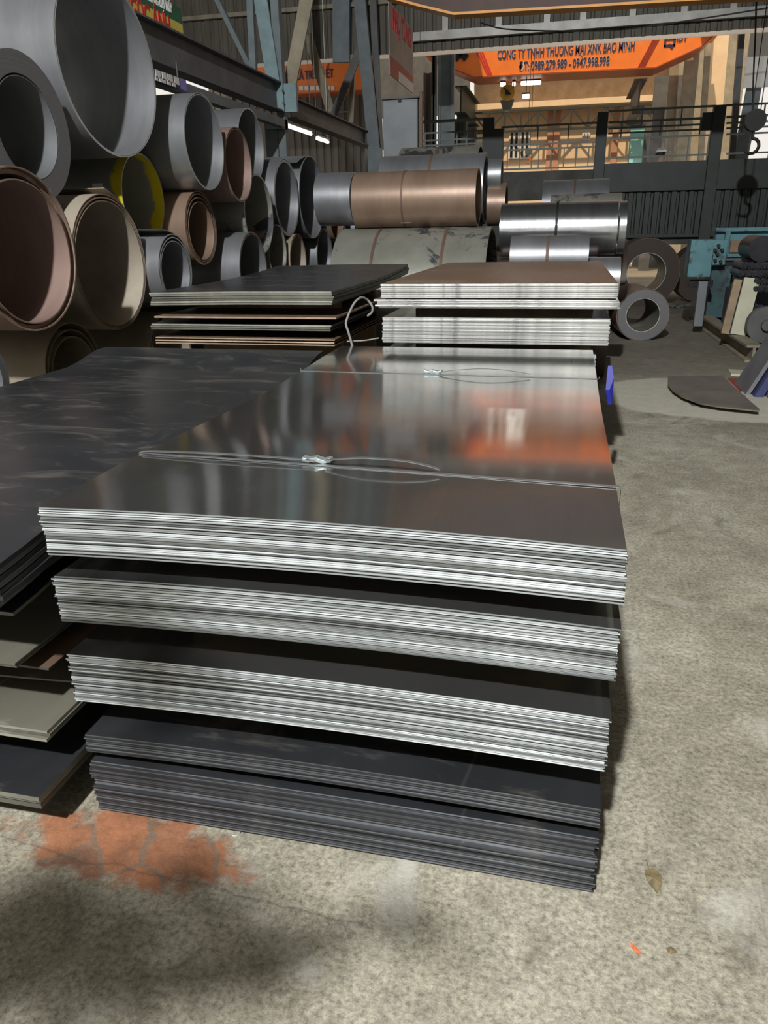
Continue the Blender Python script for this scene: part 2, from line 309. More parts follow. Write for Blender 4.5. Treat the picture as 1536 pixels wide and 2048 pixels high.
# ------------------------------------------------------------------ mesh helpers
class MB:
    def __init__(s): s.v = []; s.f = []; s.m = []
    def add(s, vs, fs, mi=0):
        o = len(s.v); s.v += [tuple(v) for v in vs]; s.f += [tuple(i+o for i in f) for f in fs]; s.m += [mi]*len(fs); return s
    def box(s, c, d, rot=None, mi=0):
        c = Vector(c); x, y, z = [k/2 for k in d]
        vs = [Vector((a*x, b_*y, e*z)) for a in (-1, 1) for b_ in (-1, 1) for e in (-1, 1)]
        if rot: vs = [rot @ v for v in vs]
        return s.add([c+v for v in vs], [(0, 1, 3, 2), (4, 6, 7, 5), (0, 4, 5, 1), (2, 3, 7, 6), (0, 2, 6, 4), (1, 5, 7, 3)], mi)
    def bb(s, a, b, mi=0):
        a = Vector(a); b = Vector(b); return s.box((a+b)/2, [abs(k) for k in (b-a)], None, mi)
    def beam(s, a, b, w, h, up=(0, 0, 1), mi=0):
        a = Vector(a); b = Vector(b); d = b-a; L = d.length; d.normalize(); up = Vector(up)
        x = d.cross(up)
        if x.length < 1e-4: x = d.cross(Vector((0, 1, 0)))
        x.normalize(); y = x.cross(d)
        R = Matrix((x, d, y)).transposed()
        return s.box((a+b)/2, (w, L, h), R, mi)
    def tube(s, pts, r, n=8, mi=0, cap=True):
        pts = [Vector(p) for p in pts]; rings = []; prev = None
        for i, p in enumerate(pts):
            t = (pts[min(i+1, len(pts)-1)]-pts[max(i-1, 0)]).normalized()
            if prev is None:
                a = t.orthogonal().normalized()
            else: a = (prev - t*prev.dot(t)).normalized()
            prev = a; b = t.cross(a); rr = r[i] if isinstance(r, (list, tuple)) else r
            rings.append([p+(a*math.cos(k*2*math.pi/n)+b*math.sin(k*2*math.pi/n))*rr for k in range(n)])
        vs = [v for q in rings for v in q]; fs = []
        for i in range(len(pts)-1):
            for k in range(n):
                k2 = (k+1) % n; fs.append((i*n+k, i*n+k2, (i+1)*n+k2, (i+1)*n+k))
        if cap: fs += [tuple(range(n))[::-1], tuple((len(pts)-1)*n+k for k in range(n))]
        return s.add(vs, fs, mi)
    def prism(s, poly, fn0, fn1, mi=0):
        n = len(poly); vs = [fn0(p) for p in poly]+[fn1(p) for p in poly]
        fs = [tuple(range(n))[::-1], tuple(range(n, 2*n))]+[(i, (i+1) % n, n+(i+1) % n, n+i) for i in range(n)]
        return s.add(vs, fs, mi)
    def build(s, name, mats, parent=None, smooth=0, bevel=0.0, loc=None):
        me = bpy.data.meshes.new(name); vs = s.v
        o = bpy.data.objects.new(name, me)
        if parent is not None and loc is None:
            off = Vector(parent.location); rz = parent.rotation_euler.z
            if rz: Rm = Matrix.Rotation(-rz, 3, 'Z'); vs = [Rm @ (Vector(v)-off) for v in vs]
            else: vs = [Vector(v)-off for v in vs]
        elif parent is None and loc is None:
            lo = [min(v[i] for v in vs) for i in range(3)]; hi = [max(v[i] for v in vs) for i in range(3)]
            off = Vector(((lo[0]+hi[0])/2, (lo[1]+hi[1])/2, lo[2])); vs = [Vector(v)-off for v in vs]; o.location = off
        elif loc is not None: o.location = loc
        me.from_pydata([tuple(v) for v in vs], [], s.f)
        for m in (mats if isinstance(mats, (list, tuple)) else [mats]): me.materials.append(M[m] if isinstance(m, str) else m)
        me.polygons.foreach_set('material_index', s.m)
        bm = bmesh.new(); bm.from_mesh(me); bmesh.ops.recalc_face_normals(bm, faces=bm.faces); bm.to_mesh(me); bm.free()
        if smooth:
            me.polygons.foreach_set('use_smooth', [True]*len(me.polygons)); me.set_sharp_from_angle(angle=math.radians(smooth))
        if bevel:
            bv = o.modifiers.new('bevel', 'BEVEL'); bv.width = bevel; bv.segments = 2; bv.limit_method = 'ANGLE'
        me.update(); C.objects.link(o)
        if parent is not None: o.parent = parent
        return o
def tag(o, label, cat, group=None):
    o['label'] = label; o['category'] = cat
    if group: o['group'] = group
    return o
def struct(o): o['kind'] = 'structure'; return o
def thing(name, label, cat, loc=(0, 0, 0), rz=0, group=None):
    o = bpy.data.objects.new(name, None); o.empty_display_size = 0.1; C.objects.link(o); o.location = loc; o.rotation_euler = (0, 0, rz)
    return tag(o, label, cat, group)
def text_mb(body, size, place, depth=0.01, bold=0.0, sx=1.0, width=None):
    """lettering as mesh; place(u, v, d) -> world point, u across from the left edge, v up"""
    cu = bpy.data.curves.new('lettering', 'FONT'); cu.body = body; cu.size = size; cu.extrude = depth; cu.offset = bold
    cu.resolution_u = 3
    ob = bpy.data.objects.new('lettering_tmp', cu); C.objects.link(ob)
    dg = bpy.context.evaluated_depsgraph_get(); dg.update()
    me = bpy.data.meshes.new_from_object(ob.evaluated_get(dg))
    mb = MB(); xs = [v.co.x for v in me.vertices] or [0]
    if width: sx = width/(max(xs)-min(xs))
    x0 = min(xs)
    mb.add([place((v.co.x-x0)*sx, v.co.y, v.co.z) for v in me.vertices], [tuple(p.vertices) for p in me.polygons])
    bpy.data.objects.remove(ob); bpy.data.meshes.remove(me)
    return mb
def corrugated(fn, length, h0, h1, pitch=0.2, depth=0.03, thick=0.004):
    """fn(u, d, z) -> world; u along, d out of plane; trapezoid ribs, real thickness"""
    mb = MB(); n = int(length/pitch); prof = []
    for i in range(n):
        u = i*pitch; prof += [(u, 0), (u+pitch*0.55, 0), (u+pitch*0.65, depth), (u+pitch*0.9, depth)]
    prof.append((n*pitch, 0))
    vs = []; fs = []
    for (u, d) in prof:
        vs += [fn(u, d, h0), fn(u, d, h1), fn(u, d+thick, h1), fn(u, d+thick, h0)]
    for i in range(len(prof)-1):
        a = i*4; b = a+4
        for k in range(4): fs.append((a+k, a+(k+1) % 4, b+(k+1) % 4, b+k))
    fs += [(0, 1, 2, 3), tuple(range(len(vs)-4, len(vs)))]
    return mb.add(vs, fs)

# ------------------------------------------------------------------ setting
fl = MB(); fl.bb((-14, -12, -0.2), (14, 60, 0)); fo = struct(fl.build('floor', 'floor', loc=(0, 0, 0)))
# roof over the near hall
rf = corrugated(lambda u, d, z: (z, -9+u, 8.0+d), 26.9, -9.7, 8, 0.25, 0.04); struct(rf.build('ceiling', 'roof'))
# left wall with an open slot of daylight under the cladding
wl = corrugated(lambda u, d, z: (-9.6-d, -9+u, z), 26.9, 0, 7.6, 0.25, 0.04); struct(wl.build('wall_left', 'corr_dark'))
wl = MB(); wl.bb((-6.4, -2.0, 0), (-6.25, 17.6, 2.75)); struct(wl.build('wall_partition', 'concrete_dark'))
wr = corrugated(lambda u, d, z: (6.5+d, -9+u, z), 26.9, 0, 7.6, 0.25, 0.04); struct(wr.build('wall_right', 'corr_dark'))
# front wall added behind the camera: doorway sized to limit fill light
fwl = MB(); fwl.bb((-9.6, -9.1, 0), (-1.6, -9.0, 8)); fwl.bb((1.6, -9.1, 0), (6.6, -9.0, 8)); fwl.bb((-1.6, -9.1, 3.2), (1.6, -9.0, 8))
struct(fwl.build('fill_wall_front', 'corr_dark'))
# end wall fascia above the far opening
YF = 18.0
zb = pY(1150, 82, YF).z
fa = corrugated(lambda u, d, z: (-9.6+u, YF+d, z), 16.2, zb, 8.0, 0.2, 0.03); struct(fa.build('wall_back', 'corr'))
tr = MB(); p0 = pY(900, 78, YF-0.12); tr.bb((-3.6, YF-0.16, p0.z-0.0), (6.4, YF-0.06, p0.z+0.16)); struct(tr.build('trim_1', 'purlin'))
tr = MB()
for z_ in (zb+0.9, zb+1.75): tr.bb((-9.5, YF-0.1, z_), (-3.6, YF-0.02, z_+0.08))
struct(tr.build('trim_2', 'steel_tan'))
for i, x_ in enumerate([890, 997, 1093, 1165, 1263, 1365, 1462]):
    q = pY(x_, 55, YF-0.1); t_ = MB(); t_.bb((q.x-0.06, YF-0.1, p0.z+0.16), (q.x+0.06, YF-0.02, p0.z+0.42)); struct(t_.build('trim_%d' % (3+i), 'purlin'))
# translucent strip added to imitate a sunlit lower edge of the fascia
m, nt, b = newmat('translucent_lit_edge_strip'); tl = N(nt, 'ShaderNodeBsdfTranslucent'); tl.inputs[0].default_value = (0.95, 0.93, 0.88, 1)
tp = N(nt, 'ShaderNodeBsdfTransparent'); mx = N(nt, 'ShaderNodeMixShader'); mx.inputs[0].default_value = 0.0
nt.links.new(tl.outputs[0], mx.inputs[1]); nt.links.new(tp.outputs[0], mx.inputs[2]); nt.links.new(mx.outputs[0], nt.nodes['Material Output'].inputs[0]); M['strip'] = m
st = MB(); st.bb((-9.5, YF+0.05, zb-0.07), (6.2, YF+0.06, zb+0.01)); struct(st.build('lit_edge_strip', 'strip'))

# ------------------------------------------------------------------ stacked sheets
def sheet_mesh(name, wd, ln, t, bend, m_top, m_edge, nx=14, ny=28, trim=None):
    vs = []; fs = []; mi = []
    for k in (1, 0):
        for j in range(ny+1):
            for i in range(nx+1):
                x = (i/nx-0.5)*wd; y = j/ny*ln
                vs.append((x, y, k*t+bend(x, y)))
    n1 = (nx+1)*(ny+1); idx = lambda i, j, k: k*n1+j*(nx+1)+i
    for j in range(ny):
        for i in range(nx):
            fs.append((idx(i, j, 0), idx(i+1, j, 0), idx(i+1, j+1, 0), idx(i, j+1, 0))); mi.append(0)
            fs.append((idx(i, j, 1), idx(i, j+1, 1), idx(i+1, j+1, 1), idx(i+1, j, 1))); mi.append(0)
    for i in range(nx):
        fs.append((idx(i, 0, 1), idx(i+1, 0, 1), idx(i+1, 0, 0), idx(i, 0, 0))); mi.append(1)
        fs.append((idx(i+1, ny, 1), idx(i, ny, 1), idx(i, ny, 0), idx(i+1, ny, 0))); mi.append(1)
    for j in range(ny):
        fs.append((idx(0, j+1, 1), idx(0, j, 1), idx(0, j, 0), idx(0, j+1, 0))); mi.append(1)
        fs.append((idx(nx, j, 1), idx(nx, j+1, 1), idx(nx, j+1, 0), idx(nx, j, 0))); mi.append(1)
    me = bpy.data.meshes.new(name); me.from_pydata(vs, [], fs)
    me.materials.append(M[m_top]); me.materials.append(M[m_edge])
    me.polygons.foreach_set('material_index', mi); me.polygons.foreach_set('use_smooth', [True]*len(fs))
    me.set_sharp_from_angle(angle=math.radians(35)); me.update(); return me
def pack(name, cx, y0, zt, zb_, n, wd, ln, m_top, m_edge, label, group, top_label=None, bend=lambda x, y: 0, jit=(0.003, 0.004), fill=0.8, rz=0.0, seed=0, m_top0=None, lean=0.0):
    rnd = random.Random(seed); p = (zt-zb_)/n; t = p*fill
    meshes = [sheet_mesh(name, wd, ln, t*f, bend, m_top, m_edge) for f in (1.0, 0.9, 1.08)]
    top = sheet_mesh(name, wd, ln, t, bend, m_top0 or m_top, m_edge)
    for i in range(n):
        z = zt-t-i*p
        o = bpy.data.objects.new(name, top if i == 0 else rnd.choice(meshes)); C.objects.link(o)
        o.location = (cx+rnd.uniform(-1, 1)*jit[0]+lean*i/n, y0+rnd.uniform(-1, 1)*jit[1], z); o.rotation_euler = (0, 0, rz)
        tag(o, top_label if (i == 0 and top_label) else label, 'steel sheet', None if (i == 0 and top_label) else group)
def spacer(x0, x1, y, z0, z1, label, group, w=0.06):
    b_ = MB(); b_.bb((x0, y-w/2, z0), (x1, y+w/2, z1)); tag(b_.build('timber_spacer', 'wood', bevel=0.003), label, 'timber', group)

CX = -0.483; WD = 1.25; LN = 2.42
sag = lambda y: -0.022*math.sin(math.pi*min(1.0, max(0.0, (y-0.3)/2.1)))**2
bend_main = lambda x, y: 0.012*(1-(2*x/WD)**2)*math.exp(-y/0.22)+sag(y)
PK = [(0.853, 0.739, 27, 'edge_bright', 'top_bright', 'topmost bundle'), (0.685, 0.568, 27, 'edge_bright', 'top_bright', 'second bundle from the top'),
      (0.479, 0.347, 30, 'edge_bright', 'top_bright', 'third bundle from the top')]
for i, (zt, z0, n, e, t, nm) in enumerate(PK):
    pack('steel_sheet', CX, 1.34, zt, z0, n, WD, LN, t, e, 'bright cold-rolled steel sheet inside the %s of the front stack' % nm,
         'bright sheets in the %s of the front stack' % nm, 'uppermost bright steel sheet of the %s in the front stack' % nm + (', mirroring the orange crane' if i == 0 else ''),
         bend_main, (0.0035, 0.004), 0.80, seed=i+1)
pack('steel_sheet', CX, 1.345, 0.243, 0.196, 11, WD, LN, 'top_dark', 'edge_dull', 'dull dark steel sheet inside the thin fourth bundle of the front stack',
     'dark sheets in the fourth bundle of the front stack', 'uppermost dark blue-grey sheet of the thin fourth bundle in the front stack', bend_main, (0.003, 0.004), 0.82, seed=5)
pack('steel_sheet', CX, 1.345, 0.163, 0.006, 34, WD, LN, 'top_dark', 'edge_dull', 'dull dark steel sheet inside the bottom bundle of the front stack on the floor',
     'dark sheets in the bottom bundle of the front stack', 'uppermost dark sheet of the bottom bundle in the front stack', lambda x, y: 0.006*(1-(2*x/WD)**2)*math.exp(-y/0.7), (0.006, 0.004), 0.84, seed=6)
for (a, b_) in ((0.685, 0.739), (0.479, 0.568), (0.243, 0.347), (0.163, 0.196)):
    for y, dz in ((1.86, sag(0.52)), (3.72, 0.0)):
        spacer(-1.05, 0.08, y, max(0, a+dz), b_+dz, 'timber spacer laid between two bundles of the front stack', 'timber spacers inside the front stack')

# dark mill-scale stack on the left
cxl = -1.16-0.61
def bend_left(x, y):
    pts = [(0, -0.05), (0.2, -0.03), (0.95, 0.012), (1.45, 0.0), (2.0, 0.0), (2.35, 0.05), (2.6, 0.07)]
    for (a, za), (b_, zb_) in zip(pts, pts[1:]):
        if y <= b_+1e-6:
            f = (y-a)/(b_-a); f = f*f*(3-2*f); return (za+(zb_-za)*f)
    return pts[-1][1]
pack('steel_plate', cxl, 1.235, 0.800, 0.705, 7, 1.22, 2.37, 'top_dark', 'edge_dull', 'dark steel plate under the top plate of the left stack',
     'dark plates in the top bundle of the left stack', 'topmost dark scuffed steel plate of the left stack, beside the bright front stack', bend_left, (0.006, 0.008), 0.86, seed=8)
def lp(n, zt, zb_, y0, x_off, seed, lab, mt='top_dark', me_='edge_green', rz=0.0, fill=0.75):
    pack('steel_plate', cxl+x_off, y0, zt, zb_, n, 1.22, 2.3, mt, me_, lab, 'lower plates of the left stack, %s' % lab, None, lambda x, y: 0, (0.004, 0.006), fill, rz, seed)
pack('steel_plate', cxl-0.01, 1.27, 0.672, 0.662, 1, 1.22, 2.37, 'top_dark', 'edge_green', 'single pale-edged plate just below the top bundle of the left stack', 'second level plate of the left stack', None, bend_left, (0.002, 0.002), 0.9, seed=9)
lp(2, 0.463, 0.447, 1.30, -0.065, 11, 'greenish grey plate lying second level down in the left stack', 'top_olive')
lp(1, 0.405, 0.397, 1.375, -0.04, 12, 'thin dark brown plate below the greenish pair in the left stack', 'top_brown', 'edge_dull')
lp(3, 0.275, 0.245, 1.30, -0.015, 13, 'olive-edged plate of the three-plate layer low in the left stack', 'top_olive')
lp(1, 0.315, 0.308, 1.42, -0.02, 14, 'skewed olive plate lying on the three-plate layer of the left stack', 'top_olive', 'edge_green', 0.06)
lp(3, 0.145, 0.098, 1.225, -0.01, 15, 'thick olive-edged plate in the bottom layer of the left stack', fill=0.88)
for (a, b_) in ((0.0, 0.098), (0.145, 0.245), (0.405, 0.447), (0.463, 0.62)):
    for y in (2.0, 3.0):
        spacer(-2.3, -1.25, y, a, b_, 'timber bearer between plates of the left stack', 'timber bearers inside the left stack')
for y in (2.0, 3.0):
    spacer(-2.3, -1.25, y, 0.275, 0.308, 'timber bearer between plates of the left stack', 'timber bearers inside the left stack')

# far-left stack (dark, irregular) in front of the coil wall
YL = 4.25
def zy(px, py, Y=YL): return pY(px, py, Y).z
def xy(px, py, Y=YL): return pY(px, py, Y).x
xr = xy(665, 585); xl = xy(301, 596); wl_ = xr-xl; cf = (xr+xl)/2; skew = 0.0
def bend_fl(x, y): return 0.03*max(0, (y-0.7)/1.2)**2 - 0.012*max(0, -x)
pack('steel_plate', cf, YL, zy(665, 583), zy(668, 611), 6, wl_, 2.2, 'top_dark', 'edge_green', 'grey steel plate in the top bundle of the far left stack',
     'plates in the top bundle of the far left stack', 'topmost dusty dark plate of the far left stack, before the coil wall', bend_fl, (0.012, 0.008), 0.8, seed=21)
pack('steel_plate', cf+0.02, YL-0.02, zy(665, 634), zy(665, 638), 1, wl_, 2.0, 'top_brown', 'edge_tan', 'single tan-edged plate between bundles of the far left stack',
     'tan plate of the far left stack', None, lambda x, y: 0, fill=0.9, seed=22)
pack('steel_plate', cf-0.02, YL, zy(660, 651), zy(660, 663), 3, wl_, 2.0, 'top_dark', 'edge_green', 'grey plate in the middle bundle of the far left stack',
     'plates in the middle bundle of the far left stack', None, lambda x, y: 0, seed=23)
pack('steel_plate', cf, YL, zy(660, 679), zy(660, 695), 3, wl_, 2.0, 'top_brown', 'edge_tan', 'brown plate in the low bundle of the far left stack',
     'brown plates in the low bundle of the far left stack', None, lambda x, y: 0, fill=0.45, seed=24)
for a, b_ in ((zy(660, 663), zy(665, 638)-0.002), (zy(665, 634), zy(668, 611)), (zy(660, 679), zy(660, 663)), (0.0, zy(660, 695))):
    a, b_ = min(a, b_), max(a, b_)
    for y in (YL+0.5, YL+1.4):
        spacer(cf-wl_/2+0.08, cf+wl_/2-0.1, y, a, b_, 'timber bearer inside the far left stack', 'timber bearers inside the far left stack')

# far right stack behind the front stack
YR = 4.1
fx0 = xy(762, 560, YR); fx1 = xy(1238, 567, YR); cfr = (fx0+fx1)/2; wfr = fx1-fx0
def zr(py): return pY(1238, py, YR).z
pack('steel_sheet', cfr, YR, zr(567), zr(597), 14, wfr, 2.5, 'top_brown', 'edge_far', 'bright-edged sheet in the thick top bundle of the far right stack',
     'sheets in the top bundle of the far right stack', 'rusty brown topmost sheet of the far right stack', lambda x, y: 0, (0.003, 0.004), 0.95, seed=31)
pack('steel_sheet', cfr-0.01, YR-0.02, zr(599), zr(618), 5, wfr+0.03, 2.5, 'top_bright', 'edge_far', 'bright sheet in the thin layer under the top bundle of the far right stack',
     'sheets in the thin second layer of the far right stack', None, lambda x, y: 0, (0.014, 0.006), 0.85, seed=32)
pack('steel_sheet', cfr-0.012, YR, zr(638), zr(692), 24, wfr-0.03, 2.5, 'top_bright', 'edge_far', 'bright smudged sheet in the thick middle bundle of the far right stack',
     'sheets in the middle bundle of the far right stack', None, lambda x, y: 0, (0.004, 0.005), 0.93, seed=33)
pack('steel_sheet', cfr-0.04, YR, zr(710), zr(750), 16, wfr-0.09, 2.5, 'top_bright', 'edge_bright', 'grey-edged sheet in the lowest visible bundle of the far right stack',
     'sheets in the lowest bundle of the far right stack', None, lambda x, y: 0, (0.004, 0.005), 0.93, seed=34)
for (a, b_) in ((zr(638), zr(618)), (zr(710), zr(692)), (0.0, zr(750))):
    for y in (YR+0.5, YR+2.0):
        spacer(fx0+0.1, fx1-0.1, y, a, b_, 'timber bearer inside the far right stack', 'timber bearers inside the far right stack', 0.08)
# arched rusty offcut lying on the far right stack
q = pz(1010, 548, zr(567)+0.004)
b_ = MB(); pts = []
for k in range(13):
    a = math.pi*k/12; pts.append((q.x-0.25*math.cos(a), q.y+0.0, q.z+0.002+0.10*math.sin(a)))
for p1_, p2_ in zip(pts, pts[1:]): b_.beam(p1_, p2_, 0.14, 0.004, up=(0, 1, 0.0001))
# blue tarpaulin scrap at the far right stack's corner
bt = MB(); x_ = fx1-0.012
prof = [(YR+0.02, 0.72), (YR+0.07, 0.70), (YR+0.06, 0.62), (YR+0.03, 0.55), (YR-0.01, 0.52), (YR-0.02, 0.60), (YR+0.0, 0.66)]
bt.prism(prof, lambda p: (x_+0.01*math.sin(p[1]*40), p[0], p[1]), lambda p: (x_+0.02+0.01*math.sin(p[1]*40), p[0], p[1]))
tag(bt.build('tarpaulin_scrap', 'blue'), 'bright blue tarpaulin scrap hanging at the right corner of the far right stack', 'tarpaulin')
# small timber stub by the left corner
q = pY(752, 712, YR+0.05); b_ = MB(); b_.bb((q.x-0.02, YR+0.02, 0), (q.x+0.02, YR+0.08, q.z+0.02)); tag(b_.build('timber_post', 'wood'), 'short timber post standing at the left corner of the far right stack', 'timber')
# grey cable looping up between the stacks
cpx = [(712, 722, 3.72), (704, 690, 3.8), (697, 665, 3.85), (692, 648, 3.88), (696, 632, 3.9), (705, 612, 3.92), (714, 600, 3.95), (724, 595, 4.0), (735, 600, 4.05), (744, 612, 4.05), (744, 624, 4.05), (735, 632, 4.05)]
def smooth_path(P, sub=5):
    P = [Vector(p) for p in P]; out = []
    for i in range(len(P)-1):
        p0 = P[max(i-1, 0)]; p1 = P[i]; p2 = P[i+1]; p3 = P[min(i+2, len(P)-1)]
        for k in range(sub):
            t = k/sub
            out.append(0.5*((2*p1)+(p2-p0)*t+(2*p0-5*p1+4*p2-p3)*t*t+(3*p1-p0-3*p2+p3)*t**3))
    out.append(P[-1]); return out
cb = MB(); cb.tube(smooth_path([pY(*c) for c in cpx]), 0.0062, 8)
tag(cb.build('cable', 'cable', smooth=60), 'grey cable looping upright between the far left and far right stacks', 'cable')
for lab, pts in (('thin bent wire end poking out left of the far right stack, by the cable', [(757, 676, 4.05), (730, 681, 4.0), (694, 683, 3.95)]),
                 ('lower bright wire end rising behind the front stack, left of the timber post', [(757, 700, 4.05), (738, 706, 3.95), (722, 718, 3.8)])):
    cb = MB(); cb.tube(smooth_path([pY(*c) for c in pts]), 0.004, 6); tag(cb.build('wire', 'rim_light', smooth=60), lab, 'wire')

# ------------------------------------------------------------------ steel strapping
ZS = 0.8555
def band(mb, pts, wdt=0.014, th=0.0012, mi=0):
    pts = [Vector(p) for p in pts]
    vs = []
    for p in pts:
        vs += [p+Vector((0, -wdt/2, 0)), p+Vector((0, wdt/2, 0)), p+Vector((0, wdt/2, th)), p+Vector((0, -wdt/2, th))]
    fs = []
    for i in range(len(pts)-1):
        a = i*4
        for k in range(4): fs.append((a+k, a+(k+1) % 4, a+4+(k+1) % 4, a+4+k))
    fs += [(0, 1, 2, 3), tuple(range(len(vs)-4, len(vs)))]
    return mb.add(vs, fs, mi)
def strap(label, PA, PB, clip, left_tail, right_tail):
    ZS = 0.8555+sag(pz(*PB, 0.85).y-1.34); a = pz(*PA, ZS); b_ = pz(*PB, ZS); a.x = -1.112; b_.x = 0.146
    t = thing('strapping_band', label, 'steel strap', ((a+b_)/2))
    path = [Vector((a.x, a.y, 0.745)), Vector((a.x-0.002, a.y, 0.85))]+[a.lerp(b_, k/10) for k in range(11)]+[Vector((b_.x+0.004, b_.y, 0.85)), Vector((b_.x+0.004, b_.y, 0.745))]
    m1 = MB(); band(m1, path); m1.build('band', 'strap', t)
    def on(px, py):   # point at the strap's own distance for this image column
        f = (px-PA[0])/(PB[0]-PA[0]); return pY(px, py, a.y+(b_.y-a.y)*f)
    c = pz(*clip, ZS)
    k = MB(); c.z = ZS+0.008
    for i, (dx, dz, w_) in enumerate([(-0.028, 0, 0.022), (-0.008, 0.002, 0.024), (0.012, -0.001, 0.024), (0.03, 0.001, 0.02)]):
        k.box(c+Vector((dx, 0, dz)), (w_, 0.026, 0.011), Matrix.Rotation((-1)**i*0.25, 3, 'Y'))
    k.build('seal_clip', 'clip', t, bevel=0.002, loc=None)
    for tl_, mt, lab in ((left_tail, 'strap', None), (right_tail, 'strap', None)):
        if tl_:
            m2 = MB(); band(m2, smooth_path([on(*q_) for q_ in tl_], 4), 0.014, 0.0012); m2.build('loose_end', mt, t)
strap('galvanized strap with its clip across the front of the top bundle, nearest the camera', (285, 905), (1240, 974), (635, 925),
      [(628, 921), (540, 914), (450, 908), (380, 905), (320, 903), (288, 903), (283, 907), (320, 910), (410, 914)],
      [(650, 921), (720, 916), (800, 921), (850, 930), (880, 939)])
strap('galvanized strap farther back across the top bundle, near the far end', (660, 743), (1222, 759), (866, 747), None,
      [(878, 745), (920, 740), (970, 738), (1020, 742), (1060, 749)])
# ------------------------------------------------------------------ coils
def ring_part(name, mats, parent, r0, r1, L, off=(0, 0), n=72, x0=0.0, oval=1.0, a0=0.0, arc=1.0, seg=1):
    """annular tube along -X; mats = [outer/inner skin, cut rim]; open arc when arc < 1"""
    vs = []; fs = []; mi = []; m_ = n if arc >= 1 else n+1
    for k in range(m_):
        a = a0+2*math.pi*arc*k/n; c, s = math.cos(a), math.sin(a)
        for (r, x) in ((r0, x0), (r1, x0), (r1, x0-L), (r0, x0-L)):
            vs.append((x, off[0]+r*c, off[1]+r*s*oval))
    for k in range(n):
        a = k*4; b_ = ((k+1) % m_)*4
        for q_ in range(4):
            fs.append((a+q_, a+(q_+1) % 4, b_+(q_+1) % 4, b_+q_)); mi.append(1 if q_ in (0, 2) else 0)
    if arc < 1: fs += [(0, 1, 2, 3), tuple(range(len(vs)-4, len(vs)))]; mi += [0, 0]
    mb = MB(); mb.v = vs; mb.f = fs; mb.m = mi
    return mb.build(name, mats, parent, smooth=40, loc=(0, 0, 0))
def coil(label, c, r, L, skin, rim='rim_light', wraps=((0.012,),), rz=None, tail=None, straps=0, strap_mat='strap_rust', name='steel_coil', group=None, n=72, inner_skin=None):
    """c = centre of the near face; wraps = list of (thickness, gap before, drop) from the outside in"""
    rz = random.uniform(-0.008, 0.012) if rz is None else rz
    t = thing(name, label, 'steel coil', (c[0], c[1], c[2]-r), rz, group)
    rr = r; first = True; oz = 0
    for wdef in wraps:
        th = wdef[0]; gap = wdef[1] if len(wdef) > 1 else 0; inset = wdef[2] if len(wdef) > 2 else 0
        rr -= gap; oz -= gap*0.6
        ring_part('outer_wrap' if first else 'inner_wrap', [skin if first or not inner_skin else inner_skin, rim], t, rr-th, rr, L-0.02*(not first), (random.uniform(-.3, .3)*gap, r+oz), n=n, x0=-inset)
        rr -= th; first = False
    for s_ in range(straps):
        f = (s_+1)/(straps+1)
        ring_part('strap', [strap_mat, strap_mat], t, r, r+0.002, 0.028, (0, r), n=n, x0=-L*f)
    if tail:   # loose end of the outer wrap lifting off: (angle, length, lift)
        a, ln_, lift = tail; vs = []
        for k in range(7):
            f = k/6; aa = a+ln_*f; rad = r+0.002+lift*f*f
            for x in (0, -L*0.98):
                for d_ in (0, 0.003): vs.append((x, (rad+d_)*math.cos(aa), r+(rad+d_)*math.sin(aa)))
        mb = MB(); fs = []
        for k in range(6):
            p = k*4; q_ = p+4; fs += [(p, p+1, q_+1, q_), (p+3, p+2, q_+2, q_+3), (p+1, p+3, q_+3, q_+1), (p+2, p, q_, q_+2)]
        fs += [(0, 1, 3, 2), (24, 25, 27, 26)]
        mb.v = vs; mb.f = fs; mb.m = [0]*len(fs); mb.build('loose_tail', [skin], t, smooth=40, loc=(0, 0, 0))
    return t
def at_face(px, py, ry, X):
    c = pX(px, py, X); return c, (pX(px, py-ry, X).z-pX(px, py+ry, X).z)/2
XF = -2.75
